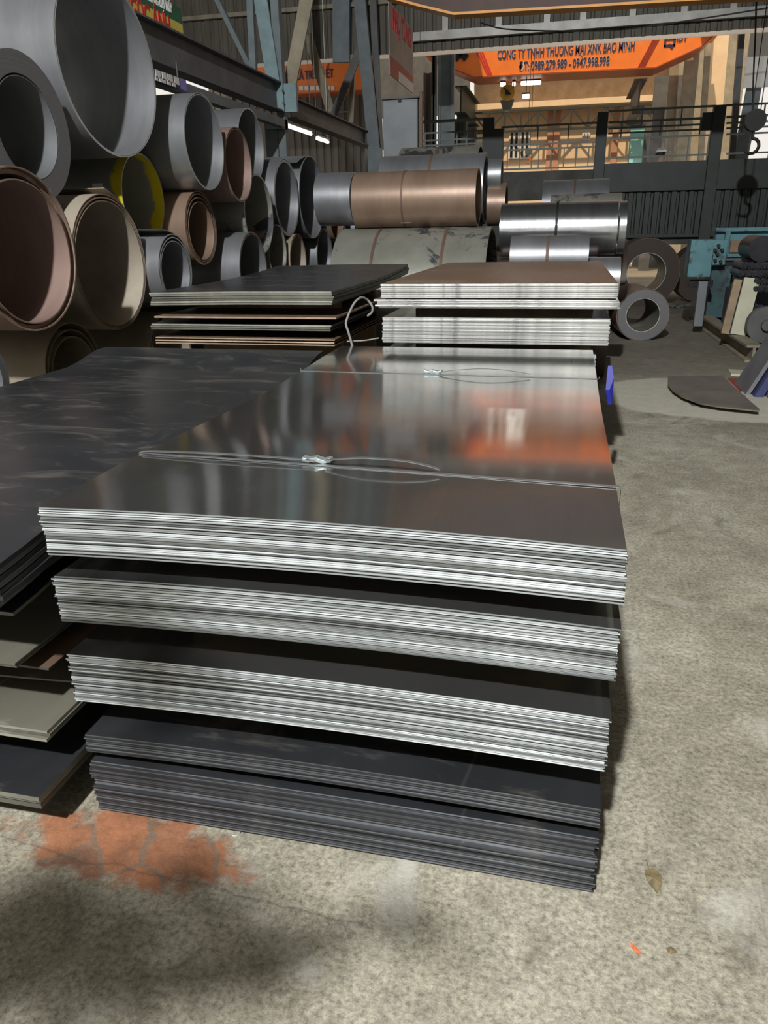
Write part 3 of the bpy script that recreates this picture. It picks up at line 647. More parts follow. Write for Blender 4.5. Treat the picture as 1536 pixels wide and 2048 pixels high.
W = [  # px, py, ry, X, length, label, skin, rim, wraps, tail
 (220, 133, 180, -2.74, 1.25, 'largest thin-walled silver coil, topmost at the upper left', 'c_silver', 'rim_light', ((0.006,), (0.006, 0.004)), None),
 (56, 256, 148, -2.76, 1.0, 'thick-walled grey coil at the left edge, leaning before the largest coil', 'c_grey', 'face_grey', ((0.105,), (0.004, 0.006)), None),
 (56, 502, 166, -2.55, 1.1, 'big coil with rust-brown torn rims at the left edge, dark bore', 'c_pink', 'rim_rust', ((0.008,), (0.02, 0.003, 0.02), (0.006, 0.014)), None),
 (224, 527, 137, -2.69, 1.2, 'tan dusty coil with wavy rim, right of the big brown-rimmed coil', 'c_tan', 'rim_rust', ((0.006,), (0.008, 0.006), (0.005, 0.008)), (1.0, 0.5, 0.03)),
 (288, 396, 88, -2.90, 1.0, 'coil sprayed with yellow paint inside its rim', 'c_yellow', 'rim_light', ((0.008,),), None),
 (410, 285, 95, -2.64, 1.15, 'clean silver coil right of the largest coil, below the crane beam', 'c_silver', 'rim_light', ((0.005,), (0.005, 0.003)), None),
 (503, 291, 72, -2.84, 1.1, 'grey coil behind the pink-brown one, high in the wall of coils', 'c_grey', 'rim_light', ((0.008,),), None),
 (478, 330, 74, -2.66, 0.9, 'pink-brown coil high in the wall between two silver coils', 'c_pink', 'rim_rust', ((0.007,), (0.005, 0.004)), None),
 (403, 457, 74, -2.74, 1.1, 'copper-brown coil with several loose inner wraps, mid wall', 'c_brown', 'rim_rust', ((0.006,), (0.008, 0.006), (0.006, 0.012), (0.005, 0.016)), None),
 (352, 540, 72, -2.60, 1.0, 'silver coil with a sprung outer flap, low in the wall', 'c_silver', 'rim_light', ((0.006,), (0.008, 0.008), (0.004, 0.01)), (1.4, 0.7, 0.07)),
 (508, 540, 76, -2.61, 1.2, 'grey coil low in the wall, right of the flapped silver coil', 'c_grey', 'rim_rust', ((0.010,), (0.005, 0.004)), None),
 (519, 430, 80, -2.71, 1.0, 'olive-stained coil with bright rim, mid wall', 'c_olive', 'rim_light', ((0.012,),), None),
 (574, 396, 77, -2.77, 1.1, 'silver coil with a dusty tan top, left of a pair, mid wall', 'c_silver', 'rim_light', ((0.008,), (0.008, 0.003), (0.008, 0.002)), None),
 (624, 396, 82, -2.77, 1.3, 'silver coil with a flat raised flap, right of a pair, mid wall', 'c_silver', 'rim_light', ((0.008,),), (1.75, 0.75, 0.12)),
 (674, 428, 54, -2.74, 1.0, 'small olive-brown coil left of the big brown coil', 'c_brown', 'rim_rust', ((0.01,),), None),
 (700, 440, 42, -2.74, 0.8, 'narrow silver coil squeezed between the small brown one and the big brown coil', 'c_silver', 'rim_light', ((0.01,),), None),
 (556, 503, 54, -2.74, 0.9, 'dark olive coil with a thin bright rim, low in the wall', 'c_olive', 'rim_light', ((0.008,),), None),
 (597, 520, 52, -2.74, 0.9, 'tan-rimmed dark coil low in the wall, left of the ribbed silver coil', 'c_tan', 'rim_rust', ((0.010,), (0.006, 0.006)), None),
 (650, 513, 57, -2.79, 1.0, 'ribbed bright silver coil low in the wall, beside the big olive coil', 'c_silver', 'rim_light', ((0.010,), (0.006, 0.004), (0.005, 0.004)), None),
 (-45, 765, 95, -2.47, 0.9, 'dark coil at the lower left edge beside the dark plates', 'c_grey', 'face_grey', ((0.02,), (0.02, 0.004)), None),
 (150, 738, 95, -2.73, 1.0, 'low dark coil with rusty layered rims, beneath the tan dusty coil', 'c_tan', 'rim_rust', ((0.006,), (0.006, 0.02), (0.006, 0.02)), None),
 (345, 712, 88, -2.75, 1.0, 'dusty tan coil on the floor behind the far left stack', 'c_tan', 'rim_rust', ((0.008,), (0.006, 0.01)), None),
]
for (px, py, ry, X, L, lab, sk, rim, wr_, tl_) in W:
    c, r = at_face(px, py, ry, X); coil(lab, c, r, L, sk, rim, wr_, tail=tl_, rz=-0.05 if 'largest thin' in lab else None)
yc_ = [o for o in bpy.data.objects if str(o.get('label', '')).startswith('coil sprayed')][0]
rr_ = (pX(288, 308, -2.9).z-pX(288, 484, -2.9).z)/2; lb = MB(); cc = yc_.location
lb.box((cc.x-0.17, cc.y-rr_*0.985-0.004, cc.z+rr_+rr_*0.17), (0.075, 0.004, 0.075), Matrix.Rotation(-0.17, 3, 'X')); lb.build('paper_label', 'white', yc_)
# bottom tier on the floor, carrying the wall
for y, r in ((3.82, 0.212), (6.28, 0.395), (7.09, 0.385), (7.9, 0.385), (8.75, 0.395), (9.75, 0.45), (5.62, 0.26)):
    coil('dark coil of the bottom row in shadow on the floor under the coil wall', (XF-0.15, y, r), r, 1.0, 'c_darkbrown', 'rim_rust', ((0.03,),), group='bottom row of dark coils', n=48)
# white label and yellow mark on the yellow coil's body

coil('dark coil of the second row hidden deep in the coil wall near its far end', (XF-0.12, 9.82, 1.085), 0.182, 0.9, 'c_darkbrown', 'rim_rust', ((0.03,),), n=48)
b_ = MB(); b_.bb((-3.6, 4.88, 0), (-2.95, 5.08, 0.275)); tag(b_.build('timber_block', 'wood'), 'timber block on the floor carrying the dusty tan coil behind the far left stack', 'timber')
# coils lying across, beyond the stacks
def across(label, pl, pr, ptop, pbot, Y, skin, rim='rim_light', wraps=((0.02,),), straps=1, sm='strap_rust', rz=0.0, zc=None, r=None, group=None):
    a = pY(pl, (ptop+pbot)/2, Y); b_ = pY(pr, (ptop+pbot)/2, Y)
    zt = pY((pl+pr)/2, ptop, Y).z; z0 = pY((pl+pr)/2, pbot, Y).z
    r = r or (zt-z0)/2; zc = zc if zc is not None else (zt+z0)/2
    return coil(label, (b_.x, Y, zc), r, b_.x-a.x, skin, rim, wraps, rz=rz, straps=straps, strap_mat=sm, group=group)
zt = pY(835, 455, 7.9).z; rb = zt/2
a = pY(676, 500, 7.6); b_ = pY(978, 500, 7.6)
t = coil('big olive-grey stained coil with two straps, lying behind the far right stack', (b_.x, 7.9, rb), rb, b_.x-a.x, 'c_olive', 'rim_rust', ((0.03,),), rz=0, straps=0, n=96)
for f in (0.27, 0.72): ring_part('strap', ['strap_rust', 'strap_rust'], t, rb, rb+0.003, 0.03, (0, rb), n=96, x0=-(b_.x-a.x)*f)
zt2 = pY(835, 341, 7.9).z; r2 = (zt2-zt)/2
a = pY(715, 396, 7.9); b_ = pY(957, 396, 7.9)
t = coil('brown coil with one strap lying on the big olive-grey coil', (b_.x, 7.9, zt+r2), r2, b_.x-a.x, 'c_brown', 'rim_rust', ((0.012,), (0.01, 0.004)), rz=0, straps=0, n=96)
ring_part('strap', ['strap_rust', 'strap_rust'], t, r2, r2+0.003, 0.02, (0, r2), n=96, x0=-(b_.x-a.x)*0.58)
mb = MB(); mb.box((b_.x-0.28*(b_.x-a.x)-0.35, 7.9-r2*0.5, zt+0.06), (0.10, 0.05, 0.04)); bk_ = mb.build('strap_buckle', 'strap_rust', t); bk_.parent = [c_ for c_ in t.children if c_.name.startswith('strap')][0]
across('silver-grey strapped coil high behind the brown coil', 770, 972, 309, 450, 9.1, 'c_silver', wraps=((0.015,), (0.01, 0.006)), straps=1)
across('dull olive coil, topmost at the back above the silver-grey strapped one', 808, 960, 293, 485, 10.3, 'c_olive', straps=1)
across('dark-topped silver coil left of the brown coil, behind the wall of coils', 642, 712, 345, 452, 8.1, 'c_silver', straps=0)
across('short grey coil stacked right of the brown coil, upper one', 974, 1004, 318, 386, 9.4, 'c_grey', straps=0)
across('short brown coil right of the brown coil, lower one of two', 977, 1013, 366, 452, 9.4, 'c_brown', straps=0)
zt = pY(1120, 403, 9.0).z; z0 = pY(1120, 512, 9.0).z; rb = (zt-z0)/2
t = across('polished bright silver coil with a strap, lying right of the olive-grey coil', 1003, 1232, 404, 512, 9.0, 'c_bright', wraps=((0.02,),), straps=1, sm='black')
a = pY(1240, 455, 9.05)
coil('narrow bright ring coil at the right end of the polished silver coil', (a.x+0.05, 9.05, (zt+z0)/2), rb*0.97, 0.07, 'c_bright', 'rim_light', ((0.05,),), rz=0)
across('low pale grey coil with a double strap before the polished silver coil', 1022, 1176, 471, 560, 7.6, 'c_grey', straps=1)
across('silver coil end showing behind the far right stack at its right corner', 1150, 1238, 514, 600, 7.7, 'c_silver', straps=0, rz=0.0)
across('dull grey strapped coil at the back below the walkway barrier', 1085, 1214, 359, 474, 12.0, 'c_grey', straps=1)
across('long dark olive coil at the back just above the polished silver coil', 1100, 1240, 387, 474, 10.2, 'c_olive', straps=0)
# supporting coils on the ground behind
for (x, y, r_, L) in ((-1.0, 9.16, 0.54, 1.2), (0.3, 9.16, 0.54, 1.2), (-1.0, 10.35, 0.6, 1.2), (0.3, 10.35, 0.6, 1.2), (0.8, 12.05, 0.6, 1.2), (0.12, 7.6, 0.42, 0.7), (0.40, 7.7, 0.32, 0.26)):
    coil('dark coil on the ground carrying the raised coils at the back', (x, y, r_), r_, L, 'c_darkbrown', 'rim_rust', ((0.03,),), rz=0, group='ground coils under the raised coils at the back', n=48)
# coils with their eye toward the camera
def eye_coil(label, px0, px1, pyb, ratio, L, skin, face, dark=True):
    g = pz((px0+px1)/2, pyb, 0); r = (pY(px1, pyb-50, g.y).x-pY(px0, pyb-50, g.y).x)/2
    t = thing('steel_coil', label, 'steel coil', (g.x, g.y, 0), -math.pi/2+0.10)
    ring_part('winding', [skin, face], t, r*ratio, r, L, (0, r), n=96)
    ring_part('outer_wrap', [skin, 'rim_rust'], t, r+0.004, r+0.010, L, (0, r), n=96, x0=-0.015)
    ring_part('bore_liner', ['c_olive', 'rim_light'], t, r*ratio-0.012, r*ratio-0.002, L*0.97, (0, r), n=72, x0=-0.01)
    return t
eye_coil('small thick grey coil facing the camera on the floor right of the stacks', 1229, 1333, 681, 0.68, 0.95, 'c_brown', 'face_grey')
eye_coil('dark coil half hidden between the large dark brown coil and the machine', 1342, 1460, 604, 0.25, 0.5, 'c_darkbrown', 'face_darkbrown')
eye_coil('large dark brown coil facing the camera behind the small grey one', 1219, 1353, 612, 0.60, 0.7, 'c_darkbrown', 'face_darkbrown')

# ------------------------------------------------------------------ crane runway and lattice columns on the left
XR = -4.4
def ibeam(mb, a, b_, h, w_, tf=0.02, tw=0.015):
    a = Vector(a); b_ = Vector(b_); up = Vector((0, 0, 1))
    mb.beam(a+up*(h/2-tf/2), b_+up*(h/2-tf/2), w_, tf); mb.beam(a-up*(h/2-tf/2), b_-up*(h/2-tf/2), w_, tf); mb.beam(a, b_, tw, h-tf)
for lab, qa, qb, ha in (('dark runway beam nearer the camera, passing behind the largest coil', (250, 14, 250, 101), (552, 170, 552, 226), 1),
                        ('farther dark runway beam, running from the first to the second lattice column', (580, 190, 580, 238), (750, 275, 750, 299), 1)):
    at_, ab = pX(qa[0], qa[1], XR), pX(qa[2], qa[3], XR); bt_, bb_ = pX(qb[0], qb[1], XR), pX(qb[2], qb[3], XR)
    h = ((at_.z-ab.z)+(bt_.z-bb_.z))/2; h = min(max(h, 0.26), 0.45); zc = (at_.z+ab.z+bt_.z+bb_.z)/4
    ya = at_.y; yb = bt_.y
    if ya < 8.5: ya = 5.0
    mb = MB(); ibeam(mb, (XR, ya, zc), (XR, yb, zc), h, 0.2)
    t = thing('runway_beam', lab, 'beam', (XR, (ya+yb)/2, zc-h/2), 0, 'crane runway beams on the left'); mb.build('girder', 'steel_dark', t)
    ep = MB(); ep.bb((XR-0.11, yb-0.02, zc-h/2), (XR+0.11, yb, zc+h/2)); ep.build('end_plate', 'steel_teal', t)
    bo = MB()
    for dz in (-0.08, 0.08):
        bo.tube([(XR+0.11, yb-0.06, zc+dz), (XR+0.135, yb-0.06, zc+dz)], 0.016, 8)
    bo.build('bolt', 'steel_paint', t)
    if qa[0] < 500:
        cl = MB(); cl.beam((XR+0.05, ya, zc-h/2-0.16), (XR+0.05, yb, zc-h/2-0.16), 0.12, 0.11); cl.build('lower_channel', 'steel_paint', t)
        RZ = zc
def pxbeam(mb, p, q, Y, w_, d_=0.08, Y2=None): mb.beam(pY(p[0], p[1], Y), pY(q[0], q[1], Y2 or Y), w_, d_, up=(0, 1, 0.001))
Y1 = 12.1
t = thing('lattice_column', 'blue-grey lattice column standing at the joint of the two runway beams', 'column', (pY(560, 200, Y1).x, Y1, 0), 0, None)
x_ = pY(561, 200, Y1).x
mb = MB(); mb.bb((x_-0.07, Y1+0.0, 0), (x_+0.05, Y1+0.14, 7.5)); mb.build('post', 'steel_paint', t)
mb = MB(); mb.bb((x_-0.28, Y1+0.02, 0), (x_-0.09, Y1+0.14, 3.0)); mb.build('lower_plate', 'steel_paint', t)
mb = MB(); pxbeam(mb, (498, -60), (510, 205), Y1+0.1, 0.10); mb.build('leg', 'steel_paint', t)
mb = MB(); pxbeam(mb, (512, -60), (551, 190), Y1-0.05, 0.20, 0.03); mb.build('leg', 'steel_teal', t)
mb = MB(); pxbeam(mb, (425, -20), (510, 155), Y1+0.2, 0.07); mb.build('brace', 'steel_paint', t)
mb = MB(); pxbeam(mb, (625, -60), (578, 180), Y1+0.4, 0.20, 0.04); mb.build('brace', 'steel_tan', t)
mb = MB(); pxbeam(mb, (548, -30), (548, 65), Y1+0.3, 0.14, 0.08); mb.build('upper_post', 'steel_tan', t)
mb = MB(); mb.bb((x_-0.05, Y1-0.08, RZ-0.2), (x_+0.28, Y1+0.0, RZ+0.18)); mb.build('connection_plate', 'steel_teal', t)
mb = MB(); mb.bb((x_-0.22, Y1-0.12, RZ-0.42), (x_+0.05, Y1+0.10, RZ-0.28)); mb.build('bracket', 'steel_teal', t)
Y2 = 17.2
t = thing('lattice_column', 'dark braced lattice column farther back beside the grey cabinet', 'column', (pY(750, 300, Y2).x, Y2, 0))
mb = MB(); pxbeam(mb, (716, -40), (752, 340), Y2, 0.24, 0.1); mb.build('leg', 'steel_paint', t)
mb = MB(); x2 = pY(752, 330, Y2).x; mb.bb((x2-0.15, Y2-0.1, 0), (x2+0.13, Y2+0.1, 3.0)); mb.build('lower_leg', 'steel_paint', t)
mb = MB(); pxbeam(mb, (683, -40), (683, 125), Y2+0.5, 0.36, 0.1); mb.build('gusset', 'steel_paint', t)
mb = MB(); pxbeam(mb, (616, 70), (668, 245), Y2+0.2, 0.18, 0.06); mb.build('brace', 'steel_tan', t)
mb = MB(); pxbeam(mb, (722, 95), (662, 245), Y2+0.1, 0.16, 0.06); mb.build('brace', 'steel_dark', t)
mb = MB(); pxbeam(mb, (745, -40), (760, 300), Y2+0.4, 0.14, 0.1); mb.build('leg', 'steel_dark', t)
mb = MB(); pxbeam(mb, (706, 110), (702, 245), Y2+0.6, 0.10, 0.06); mb.build('brace', 'steel_tan', t)
# glowing bars added in place of the light slits under the farther beam
em, nt, b = newmat('glowing_slit'); b.inputs['Emission Color'].default_value = (1, 0.97, 0.9, 1); b.inputs['Emission Strength'].default_value = 2.5; M['tube'] = em
for lab, p, q in (('added glowing bar for a light slit under the farther runway beam, left one', (575, 252), (622, 272)), ('added glowing bar for a light slit under the farther runway beam, right one', (634, 277), (656, 286))):
    A = pX(*p, -5.2); B = pX(*q, -5.2); B.z = A.z
    t = thing('slit_glow_bar', lab, 'lamp', (A+B)/2); mb = MB(); mb.tube([A, B], 0.03, 10); mb.build('tube', 'tube', t, smooth=50)
    mb = MB(); mb.beam(A+Vector((0, 0, 0.05)), B+Vector((0, 0, 0.05)), 0.08, 0.03)
    for e in (A, B): mb.beam(e+Vector((0, 0, 0.05)), Vector((e.x, e.y, 7.6)), 0.01, 0.01)
    mb.build('bar_mount', 'white', t)
# ------------------------------------------------------------------ signs on the left
def xsign(name, label, X, rects, text, th=0.03):
    """rects: (px0, py_top0, px1, py_top1.. ) -> (Ypx0, Ypx1, ztop, zbottom, material)"""
    t = thing(name, label, 'sign', (X, rects[0][0], rects[0][3]))
    for (ya, yb, zt_, zb_, m_) in rects:
        mb = MB(); mb.bb((X-th, ya, zb_), (X, yb, zt_)); mb.build('panel', m_, t)
    for (body, ya, yb, z0, size, m_, bold) in text:
        mb = text_mb(body, size, lambda u, v, d: (X+0.004+d, ya+u, z0+v), 0.003, bold, width=(yb-ya)); mb.build('lettering', m_, t)
    return t
XS = -4.45
yR = pX(366, 60, XS).y; zB = RZ+0.16; zM = pX(366, 50, XS).z; zT = pX(362, 18, XS).z
yG = pX(340, 62, XS).y; yGs = pX(238, 20, XS).y
xsign('shop_sign', 'yellow and green shop sign with red lettering above the near runway beam', XS,
      [(5.2, yR, zM, zB, 'yellow'), (5.2, yR, zT, zM, 'green')],
      [('NGỌC ÁNH', pX(246, 8, XS).y, yG, zB+0.02, 0.27, 'red', 0.004), ('& THƯƠNG MẠI THÉP', pX(285, -8, XS).y, pX(345, 35, XS).y, zM+0.06, 0.14, 'white', 0.0)])
ya = pX(300, 145, -4.2).y; yb = pX(360, 165, -4.2).y; yc = pX(373, 170, -4.2).y; zt_ = pX(360, 156, -4.2).z; zb_ = pX(360, 178, -4.2).z
t = xsign('shop_sign', 'narrow dark navy sign with white lines and a violet end, under the near runway beam', -4.2,
      [(ya-0.3, yb, zt_, zb_, 'navy'), (yb, yc, zt_, zb_, 'violet')], [])
mb = MB(); rnd = random.Random(3)
for row, hh in ((0.62, 0.07), (0.2, 0.04)):
    y = ya
    while y < yb-0.12:
        l_ = rnd.uniform(0.05, 0.14); z_ = zb_+(zt_-zb_)*row; mb.bb((-4.198, y, z_-hh/2), (-4.193, y+l_, z_+hh/2)); y += l_+0.035
mb.build('lettering', 'white', t)
mb = MB()
for y in (ya, yb): mb.beam((-4.22, y, zt_), (-4.22, y, RZ-0.15), 0.012, 0.012)
mb.build('hanger', 'steel_dark', t)
XBN = -3.1
B0 = pX(778, 40, XBN); B1 = pX(826, 100, XBN)
zt_ = pX(826, 60, XBN).z; zb_ = pX(827, 188, XBN).z
t = xsign('banner', 'faded pink hanging banner with red lettering above the grey cabinet', XBN, [(B0.y, B1.y, zt_, zb_, 'banner')],
      [('PHỤ TÙNG', pX(785, 60, XBN).y, pX(821, 85, XBN).y, pX(821, 95, XBN).z, 0.42, 'red', 0.01)], 0.01)
mb = MB(); mb.bb((XBN+0.003, B0.y, zb_), (XBN+0.006, B1.y, zb_+0.28)); mb.build('red_border', 'red_plate', t)
mb = MB(); mb.bb((XBN+0.007, B0.y+(B1.y-B0.y)*0.35, zb_), (XBN+0.009, B1.y, zb_+0.16)); mb.build('white_corner', 'white', t)
mb = MB()
for y in (B0.y+0.05, B1.y-0.05): mb.beam((XBN-0.005, y, zt_), (XBN-0.005, y, 7.6), 0.012, 0.012)
mb.build('hanger', 'steel_dark', t)
# tall grey cabinet
a = pY(765, 200, 13); b_ = pY(843, 200, 13); zc = a.z
t = thing('steel_cabinet', 'tall grey steel cabinet standing behind the silver-grey strapped coil', 'cabinet', ((a.x+b_.x)/2, 13.25, 0))
mb = MB(); mb.bb((a.x, 13.0, 0), (b_.x-0.06, 13.5, zc)); mb.build('body', 'cab', t, bevel=0.01)
mid = (a.x+b_.x-0.06)/2
for (xa, xb) in ((a.x+0.01, mid-0.01), (mid+0.01, b_.x-0.07)):
    for (za, zb2) in ((0.1, 1.2), (1.22, 2.38), (2.40, zc-0.03)):
        if za > 2.3: continue
        mb = MB(); mb.bb((xa, 12.985, za), (xb, 13.0, zb2)); mb.build('door', 'cab', t, bevel=0.004)
mb = MB(); mb.bb((a.x+0.01, 12.985, 2.44), (b_.x-0.07, 13.0, zc-0.03)); mb.build('door', 'cab', t, bevel=0.004)
mb = MB(); mb.bb((a.x-0.01, 12.96, zc), (b_.x-0.04, 13.52, zc+0.03)); mb.build('top_plate', 'steel_dark', t)
for (x_, z_) in ((mid, 2.41), (b_.x-0.1, 2.41), (mid, zc-0.02)):
    mb = MB(); mb.box((x_, 12.975, z_), (0.05, 0.02, 0.05)); mb.build('latch', 'black', t)
mb = MB(); mb.bb((b_.x-0.05, 13.05, 0), (b_.x, 13.15, zc+0.1)); tag(mb.build('rusty_post', 'strap_rust'), 'thin rusty post right against the tall grey cabinet', 'post')

# ------------------------------------------------------------------ cranes
GIRD = {}
def girder(name, label, Y, poly_px, depth, skin, under, extra_top):
    pts = [pY(x, y, Y) for x, y in poly_px]
    ztop = max(p.z for p in pts)+extra_top
    poly = [(p.x, p.z) for p in pts]
    base = Vector((sum(p[0] for p in poly)/len(poly), Y, min(p[1] for p in poly)))
    t = thing(name, label, 'overhead crane', base)
    full = poly+[(poly[-1][0], ztop), (poly[0][0], ztop)]
    mb = MB(); mb.prism(full, lambda p: (p[0], Y, p[1]), lambda p: (p[0], Y+depth, p[1])); t_g = mb.build('girder', skin, t); GIRD[t.name] = t_g
    fl_ = MB()
    for p, q in zip(poly, poly[1:]):
        fl_.prism([p, q, (q[0], q[1]-0.03), (p[0], p[1]-0.03)], lambda k: (k[0], Y-0.04, k[1]), lambda k: (k[0], Y+depth+0.04, k[1]))
    fl_.build('bottom_flange', under, t)
    return t, ztop
YC = 24.0
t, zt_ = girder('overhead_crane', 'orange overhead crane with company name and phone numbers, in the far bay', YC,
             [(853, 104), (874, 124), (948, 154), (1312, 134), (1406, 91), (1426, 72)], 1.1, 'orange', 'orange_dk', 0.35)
fr = lambda z0, x0: (lambda u, v, d: (x0+u, YC-0.012-d, z0+v))
def crane_text(body, pl, pr, hpx, m_='ink', thing_=t, Y=YC, outline=True):
    a = pY(pl[0], pl[1], Y); b_ = pY(pr[0], pr[1], Y); h = hpx*Y/1500*1.0
    z0 = (a.z+b_.z)/2
    if outline:
        text_mb(body, h/0.70, lambda u, v, d: (a.x+u, Y-0.008-d*0.5, z0+v), 0.004, 0.012, width=b_.x-a.x).build('lettering_outline', 'white', thing_).parent = GIRD[thing_.name]
    text_mb(body, h/0.70, lambda u, v, d: (a.x+u, Y-0.020-d, z0+v), 0.004, 0.004, width=b_.x-a.x).build('lettering', m_, thing_).parent = GIRD[thing_.name]
crane_text('CÔNG TY TNHH THƯƠNG MẠI XNK BẢO MINH', (995, 118), (1268, 102), 15)
crane_text('ĐT: 0989.279.989 - 0947.998.998', (1038, 140), (1218, 131), 13)
mb = MB()
for (x, y) in ((906, 105), (922, 103), (899, 114), (914, 113), (929, 112)):
    c = pY(x, y, YC); s_ = 0.125
    mb.prism([(c.x-s_, c.z), (c.x, c.z-s_*1.05), (c.x+s_, c.z), (c.x, c.z+s_*1.05)], lambda k: (k[0], YC-0.03, k[1]), lambda k: (k[0], YC-0.001, k[1]))
mb.build('diamond_emblem', 'mach_dark', t).parent = GIRD[t.name]
for k in range(3):
    for (p, q, nm) in (((952+k*5, 97), (976+k*4, 151), 'stripe'), ((1308+k*5, 77), (1277+k*5, 135), 'stripe')):
        A = pY(*p, YC-0.01); B = pY(*q, YC-0.01); mb = MB(); mb.beam(A, B, 0.035, 0.02, up=(0, 1, 0)); mb.build(nm, 'red' if p[0] < 1000 else 'red_plate', t).parent = GIRD[t.name]
c0 = pY(1329, 77, YC); c1 = pY(1350, 93, YC); mb = MB(); th = 0.05
mb.bb((c0.x, YC-0.02, c1.z), (c0.x+th, YC, c0.z)); mb.bb((c1.x-th, YC-0.02, c1.z), (c1.x, YC, c0.z)); mb.bb((c0.x, YC-0.02, c1.z), (c0.x+0.13, YC, c1.z+th)); mb.bb((c1.x-0.1, YC-0.02, c1.z), (c1.x, YC, c1.z+th)); mb.bb((c0.x, YC-0.02, c0.z-th), (c1.x, YC, c0.z))
mb.beam((c0.x+0.13, YC-0.01, c1.z+0.06), (c1.x-0.06, YC-0.01, c1.z-0.05), 0.05, 0.02, up=(0, 1, 0)); mb.build('emblem', 'ink', t).parent = GIRD[t.name]
crane_text('IDT', (1353, 84), (1374, 82), 8, outline=False)
for x in (862, 1418):
    q = pY(x, 90, YC); mb = MB(); mb.bb((q.x-0.25, YC-0.35, zt_-0.35), (q.x+0.25, YC+1.4, zt_-0.05)); mb.build('end_carriage', 'orange', t)
t2, _ = girder('overhead_crane', 'orange crane girder seen between the left lattice columns, with navy letters', YC,
             [(455, 182), (600, 187), (745, 179)], 0.5, 'orange', 'orange_dk', 0.9)
crane_text('LÀ TRÊN HẾT', (594, 159), (667, 156), 14, thing_=t2, outline=False)
mb = MB(); rnd = random.Random(5); x = 588
while x < 664:
    l_ = rnd.uniform(4, 10); a = pY(x, 177, YC-0.01); b_ = pY(x+l_, 177, YC-0.01); mb.bb((a.x, YC-0.02, a.z-0.05), (b_.x, YC, a.z+0.06)); x += l_+2.5
mb.build('small_lettering', 'white', t2)
for xq in (470, 742):
    q = pY(xq, 180, YC+0.6); mb = MB(); mb.bb((q.x-0.1, YC+0.1, 0), (q.x+0.1, YC+0.3, q.z)); mb.build('leg', 'steel_dark', t2)
YN = 11.6
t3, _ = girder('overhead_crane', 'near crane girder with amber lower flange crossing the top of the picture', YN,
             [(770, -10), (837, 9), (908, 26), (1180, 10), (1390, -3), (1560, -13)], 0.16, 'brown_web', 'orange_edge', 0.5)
# light fittings and sheave beneath the far crane
em, nt, b = newmat('lit_lamp_glass'); b.inputs['Emission Color'].default_value = (1, 0.95, 0.85, 1); b.inputs['Emission Strength'].default_value = 4; M['lamp'] = em
YH = 24.7
for i, (x, y, w_, lab) in enumerate(((1006, 168, 9, 'round lit lamp under the far crane, left of the yellow sheave'), (1028, 167, 5, 'small lit lamp just right of the yellow sheave'), (1062, 165, 34, 'long lit lamp under the far crane, right of the yellow sheave'), (1052, 192, 12, 'small double lit lamp below the long one'))):
    YH = 24.7-(0.35 if i == 3 else 0); c = pY(x, y, YH); hw = w_/2*YH/1500
    t = thing('hanging_lamp', lab, 'lamp', c); mb = MB(); mb.bb((c.x-hw, YH-0.06, c.z-0.06), (c.x+hw, YH+0.06, c.z+0.04)); mb.build('lamp_glass', 'lamp', t, bevel=0.02)
    mb = MB(); mb.bb((c.x-hw, YH-0.07, c.z+0.04), (c.x+hw, YH+0.07, c.z+0.08)); mb.beam((c.x, YH, c.z+0.08), (c.x, YH, 5.3), 0.02, 0.02); mb.build('shade', 'black', t)
Yh = 24.5; c = pY(1015, 186, Yh)
t = thing('hook_block', 'round yellow sheave block hanging beneath the far orange crane', 'hook block', (c.x, Yh, c.z-0.6))
mb = MB(); mb.tube([(c.x, Yh-0.06, c.z), (c.x, Yh+0.06, c.z)], 0.21, 24); mb.build('sheave', 'brass', t, smooth=40)
mb = MB(); mb.tube([(c.x, Yh-0.07, c.z), (c.x, Yh-0.12, c.z)], 0.06, 12); mb.beam((c.x-0.1, Yh-0.09, c.z+0.12), (c.x+0.1, Yh-0.09, c.z-0.05), 0.03, 0.02, up=(0, 1, 0)); mb.build('axle', 'black', t)
mb = MB(); mb.prism([(-0.2, -0.18), (0.2, -0.18), (0.12, -0.42), (0, -0.5), (-0.12, -0.42)], lambda k: (c.x+k[0], Yh-0.05, c.z+k[1]), lambda k: (c.x+k[0], Yh+0.05, c.z+k[1])); mb.build('cheek_plate', 'steel_dark', t)
mb = MB()
for d_ in (-0.17, 0.17): mb.beam((c.x+d_, Yh, c.z+0.1), (c.x+d_, Yh, 5.3), 0.02, 0.02)
mb.build('rope', 'black', t)
def hook(name, label, px, py, Y, r, m_body, m_hook, ztop):
    c = pY(px, py, Y)
    t = thing(name, label, 'crane hook', (c.x, Y, c.z-3.2*r))
    mb = MB(); mb.tube([(c.x, Y-0.4*r, c.z), (c.x, Y+0.4*r, c.z)], r, 20); mb.build('block', m_body, t, smooth=40)
    pts = [(c.x, Y, c.z-0.8*r), (c.x, Y, c.z-1.6*r)]
    for k in range(9):
        a = math.pi/2-k*math.pi*1.4/8; pts.append((c.x+math.cos(a)*0.7*r, Y, c.z-2.3*r+math.sin(a)*0.7*r))
    mb = MB(); mb.tube(pts, [0.14*r]*2+[0.16*r]*7+[0.12*r, 0.05*r], 8); mb.build('hook', m_hook, t, smooth=60)
    mb = MB()
    for d_ in (-0.4*r, 0.4*r): mb.beam((c.x+d_, Y, c.z), (c.x+d_, Y, ztop), 0.012, 0.012)
    mb.build('rope', 'black', t)
hook('crane_hook', 'small orange hook hanging before the cream building window', 1057, 304, 22.0, 0.09, 'rail', 'hook_orange', 7.4)
hook('crane_hook', 'black round hook block at the right edge above the walkway railing', 1510, 241, 13.5, 0.15, 'black', 'black', 7.5)
